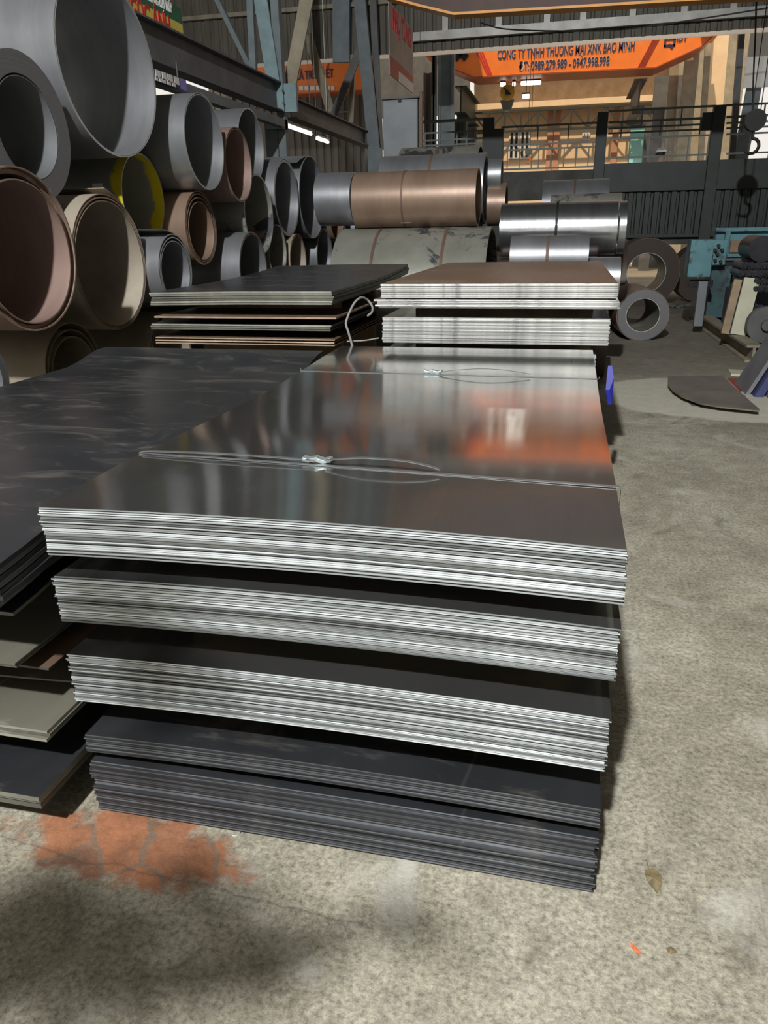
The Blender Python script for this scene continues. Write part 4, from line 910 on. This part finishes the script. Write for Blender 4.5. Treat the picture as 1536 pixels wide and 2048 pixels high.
# drooping cables
for lab, pts, Y in (('thin black cable drooping across the fascia below the near crane', [(960, 45), (1010, 58), (1120, 62), (1230, 60), (1330, 48), (1450, 30), (1560, 12)], 16.0),
                    ('thin black cable hanging vertically near the right edge', [(1513, -20), (1511, 60), (1507, 150), (1505, 228)], 13.6)):
    mb = MB(); mb.tube(smooth_path([pY(x, y, Y) for x, y in pts], 4), 0.012, 6); tag(mb.build('cable', 'black', smooth=60), lab, 'cable')

# ------------------------------------------------------------------ walkway barrier crossing the hall
YB = 16.6
t = thing('walkway', 'raised dark green walkway with posts and railings crossing the hall', 'walkway', (1.0, YB+0.6, 0))
z = lambda x, y, Y=YB: pY(x, y, Y).z
X_ = lambda x, y=340, Y=YB: pY(x, y, Y).x
XE = 5.6
zp = (z(1215, 328)+z(1430, 319))/2; zl = (z(1215, 380)+z(1430, 372))/2; zbm = 1.20; zk = (z(1215, 232)+z(1430, 222))/2
mb = MB(); mb.bb((X_(1192), YB, zl), (XE, YB+0.06, zp)); mb.build('parapet_panel', 'barrier', t)
pn = corrugated(lambda u, d, zz: (X_(1192)+0.02+u, YB+0.05+d, zz), XE-X_(1192)-0.2, zbm, zl-0.03, 0.16, 0.05); pn.build('ribbed_panel', 'barrier', t)
mb = MB(); mb.bb((X_(1192), YB-0.03, zl-0.05), (XE, YB+0.10, zl)); mb.bb((X_(1192), YB-0.03, zbm-0.06), (XE, YB+0.10, zbm)); mb.build('ledge', 'barrier', t)
mb = MB(); mb.bb((X_(842), YB+0.12, 1.0), (XE, YB+1.3, 1.16)); mb.build('deck', 'concrete_dark', t)
mb = MB(); mb.bb((X_(1003), YB+0.06, z(1100, 400)), (X_(1200), YB+0.12, z(1100, 341))); mb.build('concrete_kerb', 'concrete_dark', t)
for (xa, xb, yt, zb_) in ((1195, 1217, 225, 0.0), (1428, 1452, 211, 0.0), (967, 990, 236, 0.0), (988, 1008, 258, 0.0)):
    mb = MB(); mb.bb((X_(xa, yt), YB-0.10, zb_), (X_(xb, yt), YB+0.10, z((xa+xb)/2, yt))); mb.build('post', 'barrier', t, bevel=0.006)
def rail(xa, xb, yp, xr, Y=YB, th=0.035, m_='rail', z0=None):
    z0 = z(xr, yp) if z0 is None else z0
    mb = MB(); mb.beam((X_(xa, yp), Y, z0), (xb if isinstance(xb, float) else X_(xb, yp), Y, z0), th, th); mb.build('rail', m_, t); return z0
# centre section over the kerb
ra = rail(1003, 1198, 250, 1100); rb_ = rail(1003, 1198, 287, 1100, th=0.03); rc = rail(1003, 1198, 297, 1100, th=0.03); rd = rail(1003, 1198, 336, 1100, th=0.03)
for i, x in enumerate((1014, 1038, 1062, 1076, 1100, 1126, 1150, 1175)):
    mb = MB(); lo, hi = (rd, rc) if i % 2 == 0 else (rd, rc); mb.beam((X_(x), YB, lo), (X_(x), YB, hi), 0.02, 0.02); mb.build('baluster', 'rail', t)
for x in (1072, 1132, 1195):
    mb = MB(); mb.beam((X_(x), YB, rc), (X_(x), YB, ra), 0.025, 0.025); mb.build('baluster', 'rail', t)
# right of the centre: double rails with square lattice
for (xa, xb) in ((1217, 1430), (1452, XE)):
    e1 = X_(xa); e2 = xb if isinstance(xb, float) else X_(xb)
    for yp, th in ((217, 0.035), (240, 0.04), (252, 0.03), (262, 0.03), (274, 0.03), (312, 0.03)):
        rail(xa, xb, yp, 1330, th=th)
    n_ = int((e2-e1)/0.17)
    for k in range(1, n_):
        x = e1+(e2-e1)*k/n_
        if k % 2 == 0: mb = MB(); mb.beam((x, YB, zp), (x, YB, z(1330, 274)), 0.022, 0.022); mb.build('baluster', 'rail', t)
        else: mb = MB(); mb.beam((x, YB+0.01, z(1330, 274 if k % 4 == 1 else 252)), (x, YB+0.01, z(1330, 240 if k % 4 == 1 else 217)), 0.025, 0.025); mb.build('baluster', 'rail', t)
mb = MB(); c = Vector((X_(1415, 243), YB, z(1415, 243))); mb.box(c, (0.2, 0.06, 0.3)); mb.build('hinge_box', 'barrier', t)
# left section in front of the bright openings
for yp, th in ((241, 0.05), (264, 0.03), (279, 0.03), (289, 0.03)): rail(845, 968, yp, 905, th=th)
for k, x in enumerate((850, 878, 890, 913, 932, 950)):
    mb = MB(); mb.beam((X_(x), YB, z(905, 300)), (X_(x), YB, z(905, 264)), 0.025, 0.025); mb.build('baluster', 'rail', t)
rail(845, 968, 300, 905)

# person on the walkway behind the parapet, only head and cap showing
def person(c, facing):
    # c = head centre; body stands on the deck
    t = thing('person', 'person in a white cap behind the walkway parapet, only the head showing', 'person', (c.x, c.y, 1.16))
    hh = c.z+0.11-1.16; k = hh/1.7
    J = {'pelvis': (0, 0, .92), 'belly': (0, .01, 1.08), 'chest': (0, .01, 1.28), 'neck': (0, .0, 1.45), 'head0': (0, -.01, 1.53), 'head1': (0, -.01, 1.62),
         'hl': (-.09, 0, .88), 'kl': (-.10, -.01, .48), 'al': (-.10, .02, .08), 'tl': (-.11, -.13, .03), 'hr': (.09, 0, .88), 'kr': (.10, -.01, .48), 'ar': (.10, .02, .08), 'tr': (.11, -.13, .03),
         'sl': (-.17, 0, 1.40), 'el': (-.21, -.02, 1.12), 'wl': (-.20, -.14, .92), 'fl': (-.19, -.19, .86), 'sr': (.17, 0, 1.40), 'er': (.21, -.02, 1.12), 'wr': (.20, -.14, .92), 'fr': (.19, -.19, .86)}
    R_ = {'pelvis': .13, 'belly': .12, 'chest': .14, 'neck': .055, 'head0': .075, 'head1': .085, 'hl': .085, 'kl': .06, 'al': .04, 'tl': .035, 'hr': .085, 'kr': .06, 'ar': .04, 'tr': .035,
          'sl': .06, 'el': .042, 'wl': .028, 'fl': .03, 'sr': .06, 'er': .042, 'wr': .028, 'fr': .03}
    Eg = [('pelvis', 'belly'), ('belly', 'chest'), ('chest', 'neck'), ('neck', 'head0'), ('head0', 'head1'), ('pelvis', 'hl'), ('hl', 'kl'), ('kl', 'al'), ('al', 'tl'), ('pelvis', 'hr'), ('hr', 'kr'), ('kr', 'ar'), ('ar', 'tr'),
          ('chest', 'sl'), ('sl', 'el'), ('el', 'wl'), ('wl', 'fl'), ('chest', 'sr'), ('sr', 'er'), ('er', 'wr'), ('wr', 'fr')]
    names = list(J)
    for s_, w0, f0 in ((-1, 'wl', 'fl'), (1, 'wr', 'fr')):
        for q_ in range(5):
            nm = 'g%d%s' % (q_, f0); b0 = J[f0]
            J[nm] = (b0[0]+s_*0+(q_-2)*0.016, b0[1]-0.04+(0.02 if q_ == 0 else 0), b0[2]-0.05-(0.015 if q_ in (1, 2, 3) else 0)); R_[nm] = .009; names.append(nm); Eg.append((f0, nm))
    me = bpy.data.meshes.new('body'); me.from_pydata([tuple(v*k for v in J[n]) for n in names], [(names.index(a), names.index(b)) for a, b in Eg], [])
    o = bpy.data.objects.new('body', me); C.objects.link(o); o.parent = t; me.materials.append(M['skin'])
    sk = o.modifiers.new('skin', 'SKIN'); sk.use_smooth_shade = True
    for i, n in enumerate(names): me.skin_vertices[0].data[i].radius = (R_[n]*k,)*2
    me.skin_vertices[0].data[0].use_root = True
    o.modifiers.new('sub', 'SUBSURF').levels = 2; o.modifiers['sub'].render_levels = 2
    z0 = t.location
    def ell(name, c_, r_, m_, zmin=-2):
        mb = MB(); n, mrow = 20, 12; vs = []; fs = []
        for i in range(mrow+1):
            a = math.pi*i/mrow
            for j in range(n):
                b2 = 2*math.pi*j/n; vs.append((z0.x+c_[0]*k+r_[0]*k*math.sin(a)*math.cos(b2), z0.y+c_[1]*k+r_[1]*k*math.sin(a)*math.sin(b2), z0.z+(c_[2]+max(zmin, math.cos(a))*r_[2])*k))
        for i in range(mrow):
            for j in range(n): fs.append((i*n+j, i*n+(j+1) % n, (i+1)*n+(j+1) % n, (i+1)*n+j))
        mb.add(vs, fs); return mb.build(name, m_, t, smooth=60)
    ell('hair', (0, .02, 1.62), (.093, .105, .10), 'black', -0.3)
    ell('cap', (0, .005, 1.655), (.10, .115, .09), 'white', 0.0)
    mb = MB(); mb.prism([(-.07, -.08), (.07, -.08), (.06, -.17), (0, -.19), (-.06, -.17)], lambda p: (z0.x+p[0]*k, z0.y+p[1]*k, z0.z+1.655*k), lambda p: (z0.x+p[0]*k, z0.y+p[1]*k, z0.z+1.665*k)); mb.build('cap_peak', 'white', t).parent = [c_ for c_ in t.children if c_.name.startswith('cap')][0]
    ell('nose', (0, -.10, 1.565), (.014, .02, .022), 'skin')
    for s_ in (-1, 1): ell('ear', (s_*.088, .0, 1.57), (.012, .022, .03), 'skin'); ell('eye', (s_*.032, -.087, 1.59), (.012, .008, .007), 'black')
    ell('mouth', (0, -.085, 1.53), (.026, .01, .006), 'red_plate')
    ell('shirt', (0, .01, 1.2), (.185, .135, .29), 'cloth')
    t.rotation_euler.z = facing
person(pY(1322, 312, YB+0.75), 0.9)

# ------------------------------------------------------------------ far bay: building, columns, runway
YD = 30.0
bt = thing('cream_building', 'cream rendered building with windows and pilasters beyond the far bay', 'building', (0, YD+2, 0))
xa = pY(948, 260, YD).x; xb = pY(1345, 260, YD).x
zled = (pY(960, 214, YD).z+pY(1300, 201, YD).z)/2
mb = MB(); mb.bb((xa, YD, 0), (xb, YD+4, zled)); mb.build('wall', 'cream', bt)
mb = MB(); mb.bb((xa-0.1, YD+0.6, zled), (xb+0.4, YD+4.1, zled+1.9)); mb.build('upper_wall', plain('shaded_upper_render', (0.42, 0.30, 0.18), 0.85, var=0.2), bt)  # upper wall's shade is put into this darker render colour
mb = MB(); mb.bb((xa-0.15, YD-0.55, zled-0.12), (xb, YD+0.1, zled+0.06)); mb.build('ledge', 'cream', bt)
mb = MB()
for zz in (zled-0.22, zled-0.85): mb.beam((xa-0.1, YD-0.6, zz), (xb, YD-0.6, zz), 0.07, 0.07)
n_ = 12; st_ = (xb-xa)/n_
for k in range(n_+1):
    x = xa+k*st_; mb.beam((x, YD-0.6, zled-0.85), (x, YD-0.6, zled-0.22), 0.06, 0.06)
    if k < n_: mb.beam((x, YD-0.6, zled-(0.85 if k % 2 else 0.22)), (x+st_, YD-0.6, zled-(0.22 if k % 2 else 0.85)), 0.05, 0.05)
mb.build('truss', 'barrier', bt)
def window(x0, x1, y0, y1, name='window', cross=True):
    a = pY(x0, y0, YD); b_ = pY(x1, y1, YD)
    mb = MB(); fw_ = 0.06
    mb.bb((a.x-fw_, YD-0.04, b_.z-fw_), (b_.x+fw_, YD+0.01, a.z+fw_)); f = mb.build(name, 'white', bt)
    mx = (a.x+b_.x)/2; mz = (a.z+b_.z)/2; g = MB()
    for (p, q) in ((a.x, mx-0.04), (mx+0.04, b_.x)):
        for (r_, s_) in ((b_.z, mz-0.03), (mz+0.03, a.z)): g.bb((p, YD-0.06, r_), (q, YD-0.035, s_))
    g.build('pane', 'glass', bt).parent = f
mb = MB(); mb.bb((xa-0.4, YD-0.6, zled+1.9), (xb+0.6, YD+4.2, zled+2.0)); mb.build('shading_canopy', 'steel_dark', bt)  # unseen canopy added behind the crane to shade the upper wall
window(1022, 1034, 266, 314); window(1044, 1055, 264, 314)
window(1168, 1176, 268, 277)
for x in (1098, 1111, 1227):
    a = pY(x-5, 300, YD); mb = MB(); mb.bb((a.x, YD-0.08, 0), (a.x+0.2, YD, zled-0.12)); mb.build('pilaster', 'pinkish', bt)
a = pY(1262, 248, YD); b_ = pY(1292, 330, YD); mb = MB(); mb.bb((a.x, YD-0.05, 1.0), (b_.x, YD-0.01, a.z)); dr = mb.build('door', 'cyan', bt)
# shed wall closing the right of the far bay, and the dark one on the left
a = pY(1300, 260, 27.5); mb = MB(); mb.bb((a.x, 27.5, 0), (a.x+0.9, 27.6, 5.6)); tag(mb.build('dark_shed_wall', 'steel_dark'), 'dark shed wall panel right of the pale cyan door', 'wall panel')
A = pY(1338, 300, 29.3); B = pY(1470, 300, 29.3); mb = MB(); mb.bb((A.x, 29.3, 0), (B.x, 29.4, 7.5)); tag(mb.build('shed_wall', 'steel_tan'), 'tan rendered shed wall behind the row of dusty columns at the right', 'wall panel')
mb = corrugated(lambda u, d, zz: (-12+u, 26.2+d, zz), pY(742, 300, 26.2).x+12, 0, 7.6, 0.25, 0.04); tag(mb.build('shed_cladding', 'corr_dark'), 'dark corrugated shed cladding below the left orange girder', 'cladding')
a = pY(585, 195, 26.0); b_ = pY(668, 222, 26.0)
mb = corrugated(lambda u, d, zz: (a.x+u, 26.14+d, zz), b_.x-a.x+0.6, b_.z, 4.9, 0.14, 0.03); tag(mb.build('pale_cladding', 'cab'), 'pale corrugated sheet just below the left orange girder', 'cladding')
rs = corrugated(lambda u, d, zz: (zz, 18.05+u, 8.0+d), 8.4, -12, pY(940, 300, 26).x-0.1, 0.25, 0.04); struct(rs.build('shade_roof_side', 'roof'))  # roof added out of view to keep sun off the shed cladding
mb = MB(); A = pY(742, 238, 28.9); B = pY(938, 238, 28.9); mb.bb((A.x, 28.9, A.z), (B.x, 29.0, 8.4)); tag(mb.build('upper_cladding', 'steel_dark'), 'dark upper cladding above the bright openings, left of the cream building', 'cladding')
# far-bay columns left and right
for (x, w_, Y, mt, lab, yt) in ((892, 0.42, 22.0, 'steel_paint', 'grey-green column in the far bay, left of the orange crane', 7.2), (868, 0.10, 21.0, 'barrier', 'thin dark green post left of the grey-green far column', 6.6),
                           (921, 0.35, 25.5, 'barrier', 'dark green post in the far bay between bright openings', 4.4), (943, 0.35, 27.0, 'steel_dark', 'dark post at the left corner of the cream building', 4.4),
                           (857, 0.3, 27.0, 'corr_dark', 'dark post far back directly right of the grey cabinet', 6.0)):
    c = pY(x, 260, Y); mb = MB(); mb.bb((c.x-w_/2, Y-0.1, 0), (c.x-w_/2+0.07, Y+0.1, yt)); mb.bb((c.x+w_/2-0.07, Y-0.1, 0), (c.x+w_/2, Y+0.1, yt)); mb.bb((c.x-w_/2, Y-0.02, 0), (c.x+w_/2, Y+0.02, yt)); tag(mb.build('column', mt), lab, 'column')
for k, (x, x2, w_, Y, mt, lab) in enumerate(((1348, 1340, 0.25, 25.8, 'steel_tan', 'dusty tan column right of the far orange crane, leftmost of a row'), (1386, 1372, 0.38, 25.6, 'steel_tan', 'leaning dusty column of the right row, second from the crane'),
                             (1412, 1404, 0.16, 25.8, 'steel_tan', 'slim dusty column of the right row, third from the crane'), (1436, 1424, 0.48, 26.2, 'cream', 'cream lit column right of the far crane, above a walkway post'),
                             (1476, 1466, 0.12, 19.0, 'steel_dark', 'slim dark column by the white panel at the right edge'))):
    A = pY(x, 78, Y); B = pY(x2, 230, Y); d_ = (B-A); B0_ = A+d_*(A.z/-d_.z); mb = MB(); mb.beam(A+Vector((0, 0, 1.0)), B0_, w_, 0.12, up=(0, 1, 0.001)); tag(mb.build('column', mt), lab, 'column')
mb = MB(); A = pY(1502, 60, 19.5); B = pY(1560, 172, 19.5); mb.bb((A.x, 19.5, B.z), (B.x+1.5, 19.55, A.z+0.8)); tag(mb.build('white_panel', 'white'), 'white hanging panel at the upper right edge of the picture', 'panel')
A = pY(1500, 172, 19.8); mb = MB(); mb.beam((A.x+0.25, 19.8, 7), (A.x-0.15, 19.8, 0), 0.3, 0.1, up=(0, 1, 0.001)); tag(mb.build('column', 'steel_paint'), 'grey column partly behind the white hanging panel', 'column')
# far-bay runway girders converging to the distance
for lab, p, mt in (('dark runway girder along the right side of the far bay', (1322, 96), 'steel_dark'), ('dark runway girder along the left side of the far bay', (858, 118), 'barrier')):
    c = pY(p[0], p[1], 20.0); mb = MB(); ibeam(mb, (c.x, 25.6, c.z-0.1), (c.x, 29.2, c.z-0.1), 0.75, 0.35, 0.04, 0.05)
    t = thing('runway_girder', lab, 'beam', (c.x, 24, c.z-0.5)); mb.build('girder', mt, t)
    for y in (26.0, 28.6):
        ox = 0.62 if 'right' in lab else 0.0; b2 = MB(); b2.bb((c.x-0.15+ox, y-0.12, 0), (c.x+0.15+ox, y+0.12, c.z-0.45)); b2.bb((c.x-0.15, y-0.1, c.z-0.6), (c.x+0.15+ox, y+0.1, c.z-0.45)); b2.build('support', mt, t)
        b3 = MB(); b3.beam((c.x+ox, y, c.z-1.7), (c.x+ox, y+1.1, c.z-0.5), 0.1, 0.1); b3.build('knee_brace', mt, t)

# ------------------------------------------------------------------ machinery and plates on the right
YM = 10.4
ml = thing('leveling_machine', 'turquoise and black sheet leveling machine at the right edge', 'machine', (2.6, 10.5, 0))
f0 = pz(1380, 622, 0.1); f1 = pz(1508, 706, 0.1)
def side(px, py): return None
mb = MB(); d_ = (f1-f0).normalized(); nrm = Vector((0, 0, 1)).cross(d_)
A = Vector((f0.x, f0.y, 0.09)); B = Vector((f1.x, f1.y, 0.09)); ibeam(mb, A, B, 0.18, 0.16, 0.025, 0.03); mb.build('base_channel', 'steel_tan', ml)
Fb = lambda t_: A.lerp(B, t_)
mb = MB(); mb.beam(A+Vector((0.9, 0, 0.1)), B+Vector((0.9, 0, 0.1)), 1.2, 0.2); mb.build('bed', 'mach_dark', ml)
def mbox(x0, x1, y0, y1, Y, dp, name, m_, bev=0.006, zb_=None):
    a = pY(x0, y0, Y); b_ = pY(x1, y1, Y); mb = MB(); mb.bb((a.x, Y, b_.z if zb_ is None else zb_), (b_.x, Y+dp, a.z)); return mb.build(name, m_, ml, bevel=bev)
mbox(1383, 1420, 480, 554, 10.9, 0.35, 'control_cabinet', 'teal')
mbox(1398, 1412, 563, 598, 11.0, 0.1, 'cabinet_leg', 'cab', zb_=0.1)
mbox(1380, 1425, 560, 575, 11.05, 0.3, 'cabinet_bracket', 'mach_dark')
vp = mbox(1424, 1450, 480, 530, 11.4, 0.2, 'valve_panel', 'teal')
for i, (x, y) in enumerate(((1437, 491), (1434, 508), (1441, 523), (1430, 520), (1430, 500), (1444, 500))):
    c = pY(x, y, 11.38); mb = MB(); mb.tube([(c.x, 11.40, c.z), (c.x, 11.33, c.z)], 0.02, 10); mb.build('valve', 'black', ml, smooth=40).parent = vp
mbox(1433, 1560, 456, 462, 11.9, 0.3, 'top_rail', 'teal'); mbox(1433, 1560, 464, 514, 12.0, 0.2, 'back_panel', 'teal')
mbox(1452, 1455, 463, 516, 11.85, 0.06, 'upright', 'teal'); mbox(1462, 1480, 481, 505, 11.95, 0.05, 'rusty_plate', 'rim_rust')
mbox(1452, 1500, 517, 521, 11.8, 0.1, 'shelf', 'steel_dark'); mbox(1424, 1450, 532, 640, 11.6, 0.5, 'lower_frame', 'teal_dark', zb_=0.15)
mbox(1425, 1600, 515, 660, 12.3, 0.4, 'dark_back_box', 'mach_dark', zb_=0.0)  # dark box added so the gaps behind the machine read dark
mbox(1452, 1495, 524, 548, 11.7, 0.2, 'gearbox', 'mach_dark')
c = pY(1512, 500, 9.9)
mb = MB(); mb.tube([(c.x, 9.6, c.z+0.02), (c.x, 10.2, c.z+0.02)], 0.14, 24); mb.build('motor_drum', 'mach_dark', ml, smooth=40)
mb = MB(); mb.bb((c.x-0.05, 9.7, c.z-0.35), (c.x+0.6, 10.4, c.z+0.0)); mb.build('gear_case', 'mach_dark', ml, bevel=0.02)
for i in range(5):
    for j in range(4):
        q = pY(1490+i*13-(j % 2)*5, 532+j*15, 9.7-0.05*i)
        mb = MB(); mb.tube([(q.x, q.y, q.z), (q.x, q.y+0.5, q.z)], 0.045, 14)
        mb.tube([(q.x, q.y-0.03, q.z), (q.x, q.y, q.z)], 0.028, 10); mb.build('roller', 'mach_dark', ml, smooth=40)
mbox(1480, 1560, 585, 650, 9.9, 0.9, 'housing', 'mach_navy', zb_=0.15); mbox(1478, 1520, 612, 615, 9.85, 0.05, 'housing_flange', 'mach_dark')
mbox(1466, 1520, 616, 690, 9.75, 0.2, 'lower_guard', 'mach_navy', zb_=0.14)
c = pY(1533, 650, 9.3); mb = MB(); mb.tube([(c.x, 9.3, c.z), (c.x, 9.42, c.z)], 0.2, 28); mb.tube([(c.x, 9.24, c.z), (c.x, 9.3, c.z)], 0.06, 14); mb.build('flywheel', 'steel_dark', ml, smooth=40)
# cream board leaning on the machine, and the grey plank beside it
a = pY(1455, 546, 10.6); b_ = pY(1480, 652, 10.0)
mb = MB(); mb.beam(Vector((a.x+0.09, 9.62, a.z)), Vector((a.x+0.01, 9.55, 0.185)), 0.17, 0.03, up=(0, 1, 0.001)); tag(mb.build('leaning_board', 'board'), 'cream-painted upright board leaning on the leveling machine', 'board')
mb = MB(); mb.beam(Vector((a.x-0.045, 9.70, a.z-0.02)), Vector((a.x-0.12, 9.63, 0.185)), 0.085, 0.06, up=(0, 1, 0.001)); tag(mb.build('leaning_plank', 'wood'), 'narrow brown plank left of the cream-painted board', 'plank')
# loose plates on the floor
def floorplate(px, z0, th, name, m_, label, cat='steel plate'):
    P = [pz(x, y, z0) for x, y in px]; mb = MB(); mb.prism([(p.x, p.y) for p in P], lambda k: (k[0], k[1], z0-th), lambda k: (k[0], k[1], z0)); return tag(mb.build(name, m_), label, cat)
floorplate([(1374, 799), (1384, 812), (1430, 813), (1500, 817), (1490, 790)], 0.004, 0.004, 'steel_offcut', 'grey_plate', 'thin grey plate peeping out beneath the curved brown plate')
floorplate([(1336, 752), (1446, 751), (1470, 775), (1519, 818), (1518, 821), (1440, 813), (1400, 806), (1365, 793), (1345, 780), (1336, 768)], 0.045, 0.012, 'steel_offcut', plain('grey_brown_plate', (0.20, 0.175, 0.145), 0.5, 0.3), 'curved-edged grey-brown plate lying on the pale floor patch at the right')
P_ = pz(1430, 790, 0.0); mb = MB(); mb.bb((P_.x-0.2, P_.y-0.05, 0.004), (P_.x+0.2, P_.y+0.05, 0.033)); tag(mb.build('timber_batten', 'wood'), 'short batten propping the curved grey-brown plate', 'timber')
floorplate([(1454, 756), (1498, 756), (1492, 775), (1481, 783)], 0.006, 0.006, 'red_plate', 'red_plate', 'red plate on the floor between the curved plate and blue plates')
floorplate([(1456, 738), (1508, 741), (1498, 750), (1462, 747)], 0.02, 0.02, 'timber_board', 'board', 'small cream board on the floor behind the red plate', 'board')
for k, (m_, lab, off) in enumerate((('grey_plate', 'grey leaning plate at the right edge, nearest the red plate', 0.0), ('blue_plate', 'dark blue leaning plate at the right edge, between grey ones', 0.055), ('grey_plate', 'grey leaning plate rightmost at the right edge, over the curved plate', 0.16))):
    a = pz(1491, 789, 0.0); a.x += (0, 0.05, 0.15)[k]; y0, y1 = (a.y-(0, 0.1, 0.2)[k], a.y+0.5)
    mb = MB(); w_ = (0.035, 0.07, 0.05)[k]
    mb.add([(a.x, y0, 0), (a.x+w_, y0, 0), (a.x+w_+0.42, y0+0.1, 0.85), (a.x+0.42, y0+0.1, 0.85), (a.x, y1, 0), (a.x+w_, y1, 0), (a.x+w_+0.42, y1, 0.85), (a.x+0.42, y1, 0.85)],
           [(0, 1, 2, 3), (4, 7, 6, 5), (0, 4, 5, 1), (1, 5, 6, 2), (2, 6, 7, 3), (3, 7, 4, 0)])
    tag(mb.build('leaning_plate', m_), lab, 'steel plate')
# rubble beside the machine base
rnd = random.Random(9)
for k in range(7):
    q = pz(1335+k*7+rnd.uniform(-2, 2), 614+rnd.uniform(-3, 5), 0); s_ = rnd.uniform(0.05, 0.1)
    bm = bmesh.new(); bmesh.ops.create_icosphere(bm, subdivisions=2, radius=s_)
    for v in bm.verts: v.co = v.co*(1+rnd.uniform(-.25, .2)); v.co.z = max(-s_*0.35, v.co.z*0.6)
    me = bpy.data.meshes.new('rubble_stone'); bm.to_mesh(me); bm.free(); me.materials.append(M['concrete_dark'])
    o = bpy.data.objects.new('rubble_stone', me); C.objects.link(o); o.location = (q.x, q.y, s_*0.35); tag(o, 'dark rubble lump on the floor left of the machine base channel', 'rubble', 'rubble by the machine base')
# ------------------------------------------------------------------ small litter on the near floor
def leaf(label, pts, name, m_, cat, stem=None, z0=0.003):
    P = [pz(x, y, 0) for x, y in pts]; c = sum(P, Vector())/len(P); mb = MB(); n = len(P)
    vs = [(p.x, p.y, z0+(0.004 if i % 2 else 0.0)) for i, p in enumerate(P)]+[(c.x, c.y, z0+0.006)]
    vs += [(v[0], v[1], v[2]-0.0012) for v in vs]; fs = []
    for i in range(n):
        j = (i+1) % n; fs += [(i, j, n), (j+n+1, i+n+1, 2*n+1), (j, i, i+n+1, j+n+1)]
    mb.add(vs, fs)
    if stem: mb.tube([pz(*stem[0], 0)+Vector((0, 0, 0.004)), pz(*stem[1], 0)+Vector((0, 0, 0.006))], 0.0013, 5)
    tag(mb.build(name, m_), label, cat)
leaf('dry brown leaf on the concrete right of the front stack', [(1289, 1742), (1306, 1740), (1322, 1752), (1324, 1772), (1314, 1789), (1305, 1778), (1296, 1766), (1290, 1755)], 'dry_leaf', 'leaf', 'leaf', ((1298, 1742), (1292, 1722)))
leaf('small orange-red triangular scrap on the near concrete floor', [(1259, 1886), (1265, 1892), (1283, 1908), (1277, 1913), (1266, 1901)], 'paper_scrap', 'leaf_red', 'scrap')
leaf('small dark chip just right of the orange-red scrap', [(1332, 1897), (1342, 1898), (1355, 1906), (1345, 1910), (1336, 1908)], 'leaf_chip', 'leaf', 'leaf')
mb = MB(); c = pz(471, 1666, 0)
mb.tube([c+Vector((0.012*math.cos(a_), 0.012*math.sin(a_), 0.002)) for a_ in [(-1.9+k*0.35) for k in range(9)]], 0.0016, 6)
tag(mb.build('metal_curl', 'rim_light', smooth=60), 'tiny bright metal curl on the orange brick patch', 'swarf')
# leafy branch between the yard lamp and the floor (throws the soft leaf shadows)
br = thing('tree_branch', 'leafy tree branch hanging behind and above the viewer, shading the floor', 'tree branch', (-1.9, -0.9, 2.6))
rnd = random.Random(12); mb = MB(); lf = MB(); LP = Vector(yard.location)
spots = [(150, 1935, .11), (40, 1915, .13), (230, 1925, .09), (165, 1800, .08), (110, 1870, .05), (330, 1850, .05), (420, 1895, .09), (20, 1830, .08), (480, 1975, .08), (470, 1800, .05),
         (820, 1850, .04), (380, 1740, .05), (-60, 1900, .14), (-40, 2000, .14), (250, 2030, .06), (620, 1880, .05)]
tg = [(pz(x, y, 0), r_) for x, y, r_ in spots]+[(pY(x, y, 1.34), r_) for x, y, r_ in ((215, 1185, .07), (330, 1190, .05), (250, 1350, .08), (400, 1370, .05), (160, 1300, .06))]
for P0, r_ in tg:
    c0 = LP.lerp(P0, 0.68); root = Vector((-2.6, -1.4, 3.0)); mb.tube([root, root.lerp(c0, 0.5)+Vector((0, 0, 0.12)), c0], [0.012, 0.007, 0.002], 5)
    for j in range(int(13*(r_/0.1)**1.2)+4):
        c = c0+Vector((rnd.gauss(0, r_*0.42), rnd.gauss(0, r_*0.3), rnd.gauss(0, r_*0.3)))
        R3 = Matrix.Rotation(rnd.uniform(0, 6.28), 3, 'Z') @ Matrix.Rotation(rnd.uniform(-.5, .5), 3, 'X'); L_ = rnd.uniform(0.05, 0.09)
        P = [Vector((0, 0, 0)), Vector((L_*0.3, L_*0.28, 0.004)), Vector((L_*0.7, L_*0.24, 0.002)), Vector((L_, 0, -0.005)), Vector((L_*0.7, -L_*0.24, 0.002)), Vector((L_*0.3, -L_*0.28, 0.004))]
        vs = [c+R3 @ q for q in P]+[c+R3 @ (q+Vector((0, 0, -0.0015))) for q in P]
        lf.add(vs, [(0, 1, 2, 3, 4, 5), (11, 10, 9, 8, 7, 6)]+[(i, (i+1) % 6, 6+(i+1) % 6, 6+i) for i in range(6)])
mb.build('twigs', 'wood', br); f_ = lf.build('foliage', 'leaf_green', br)
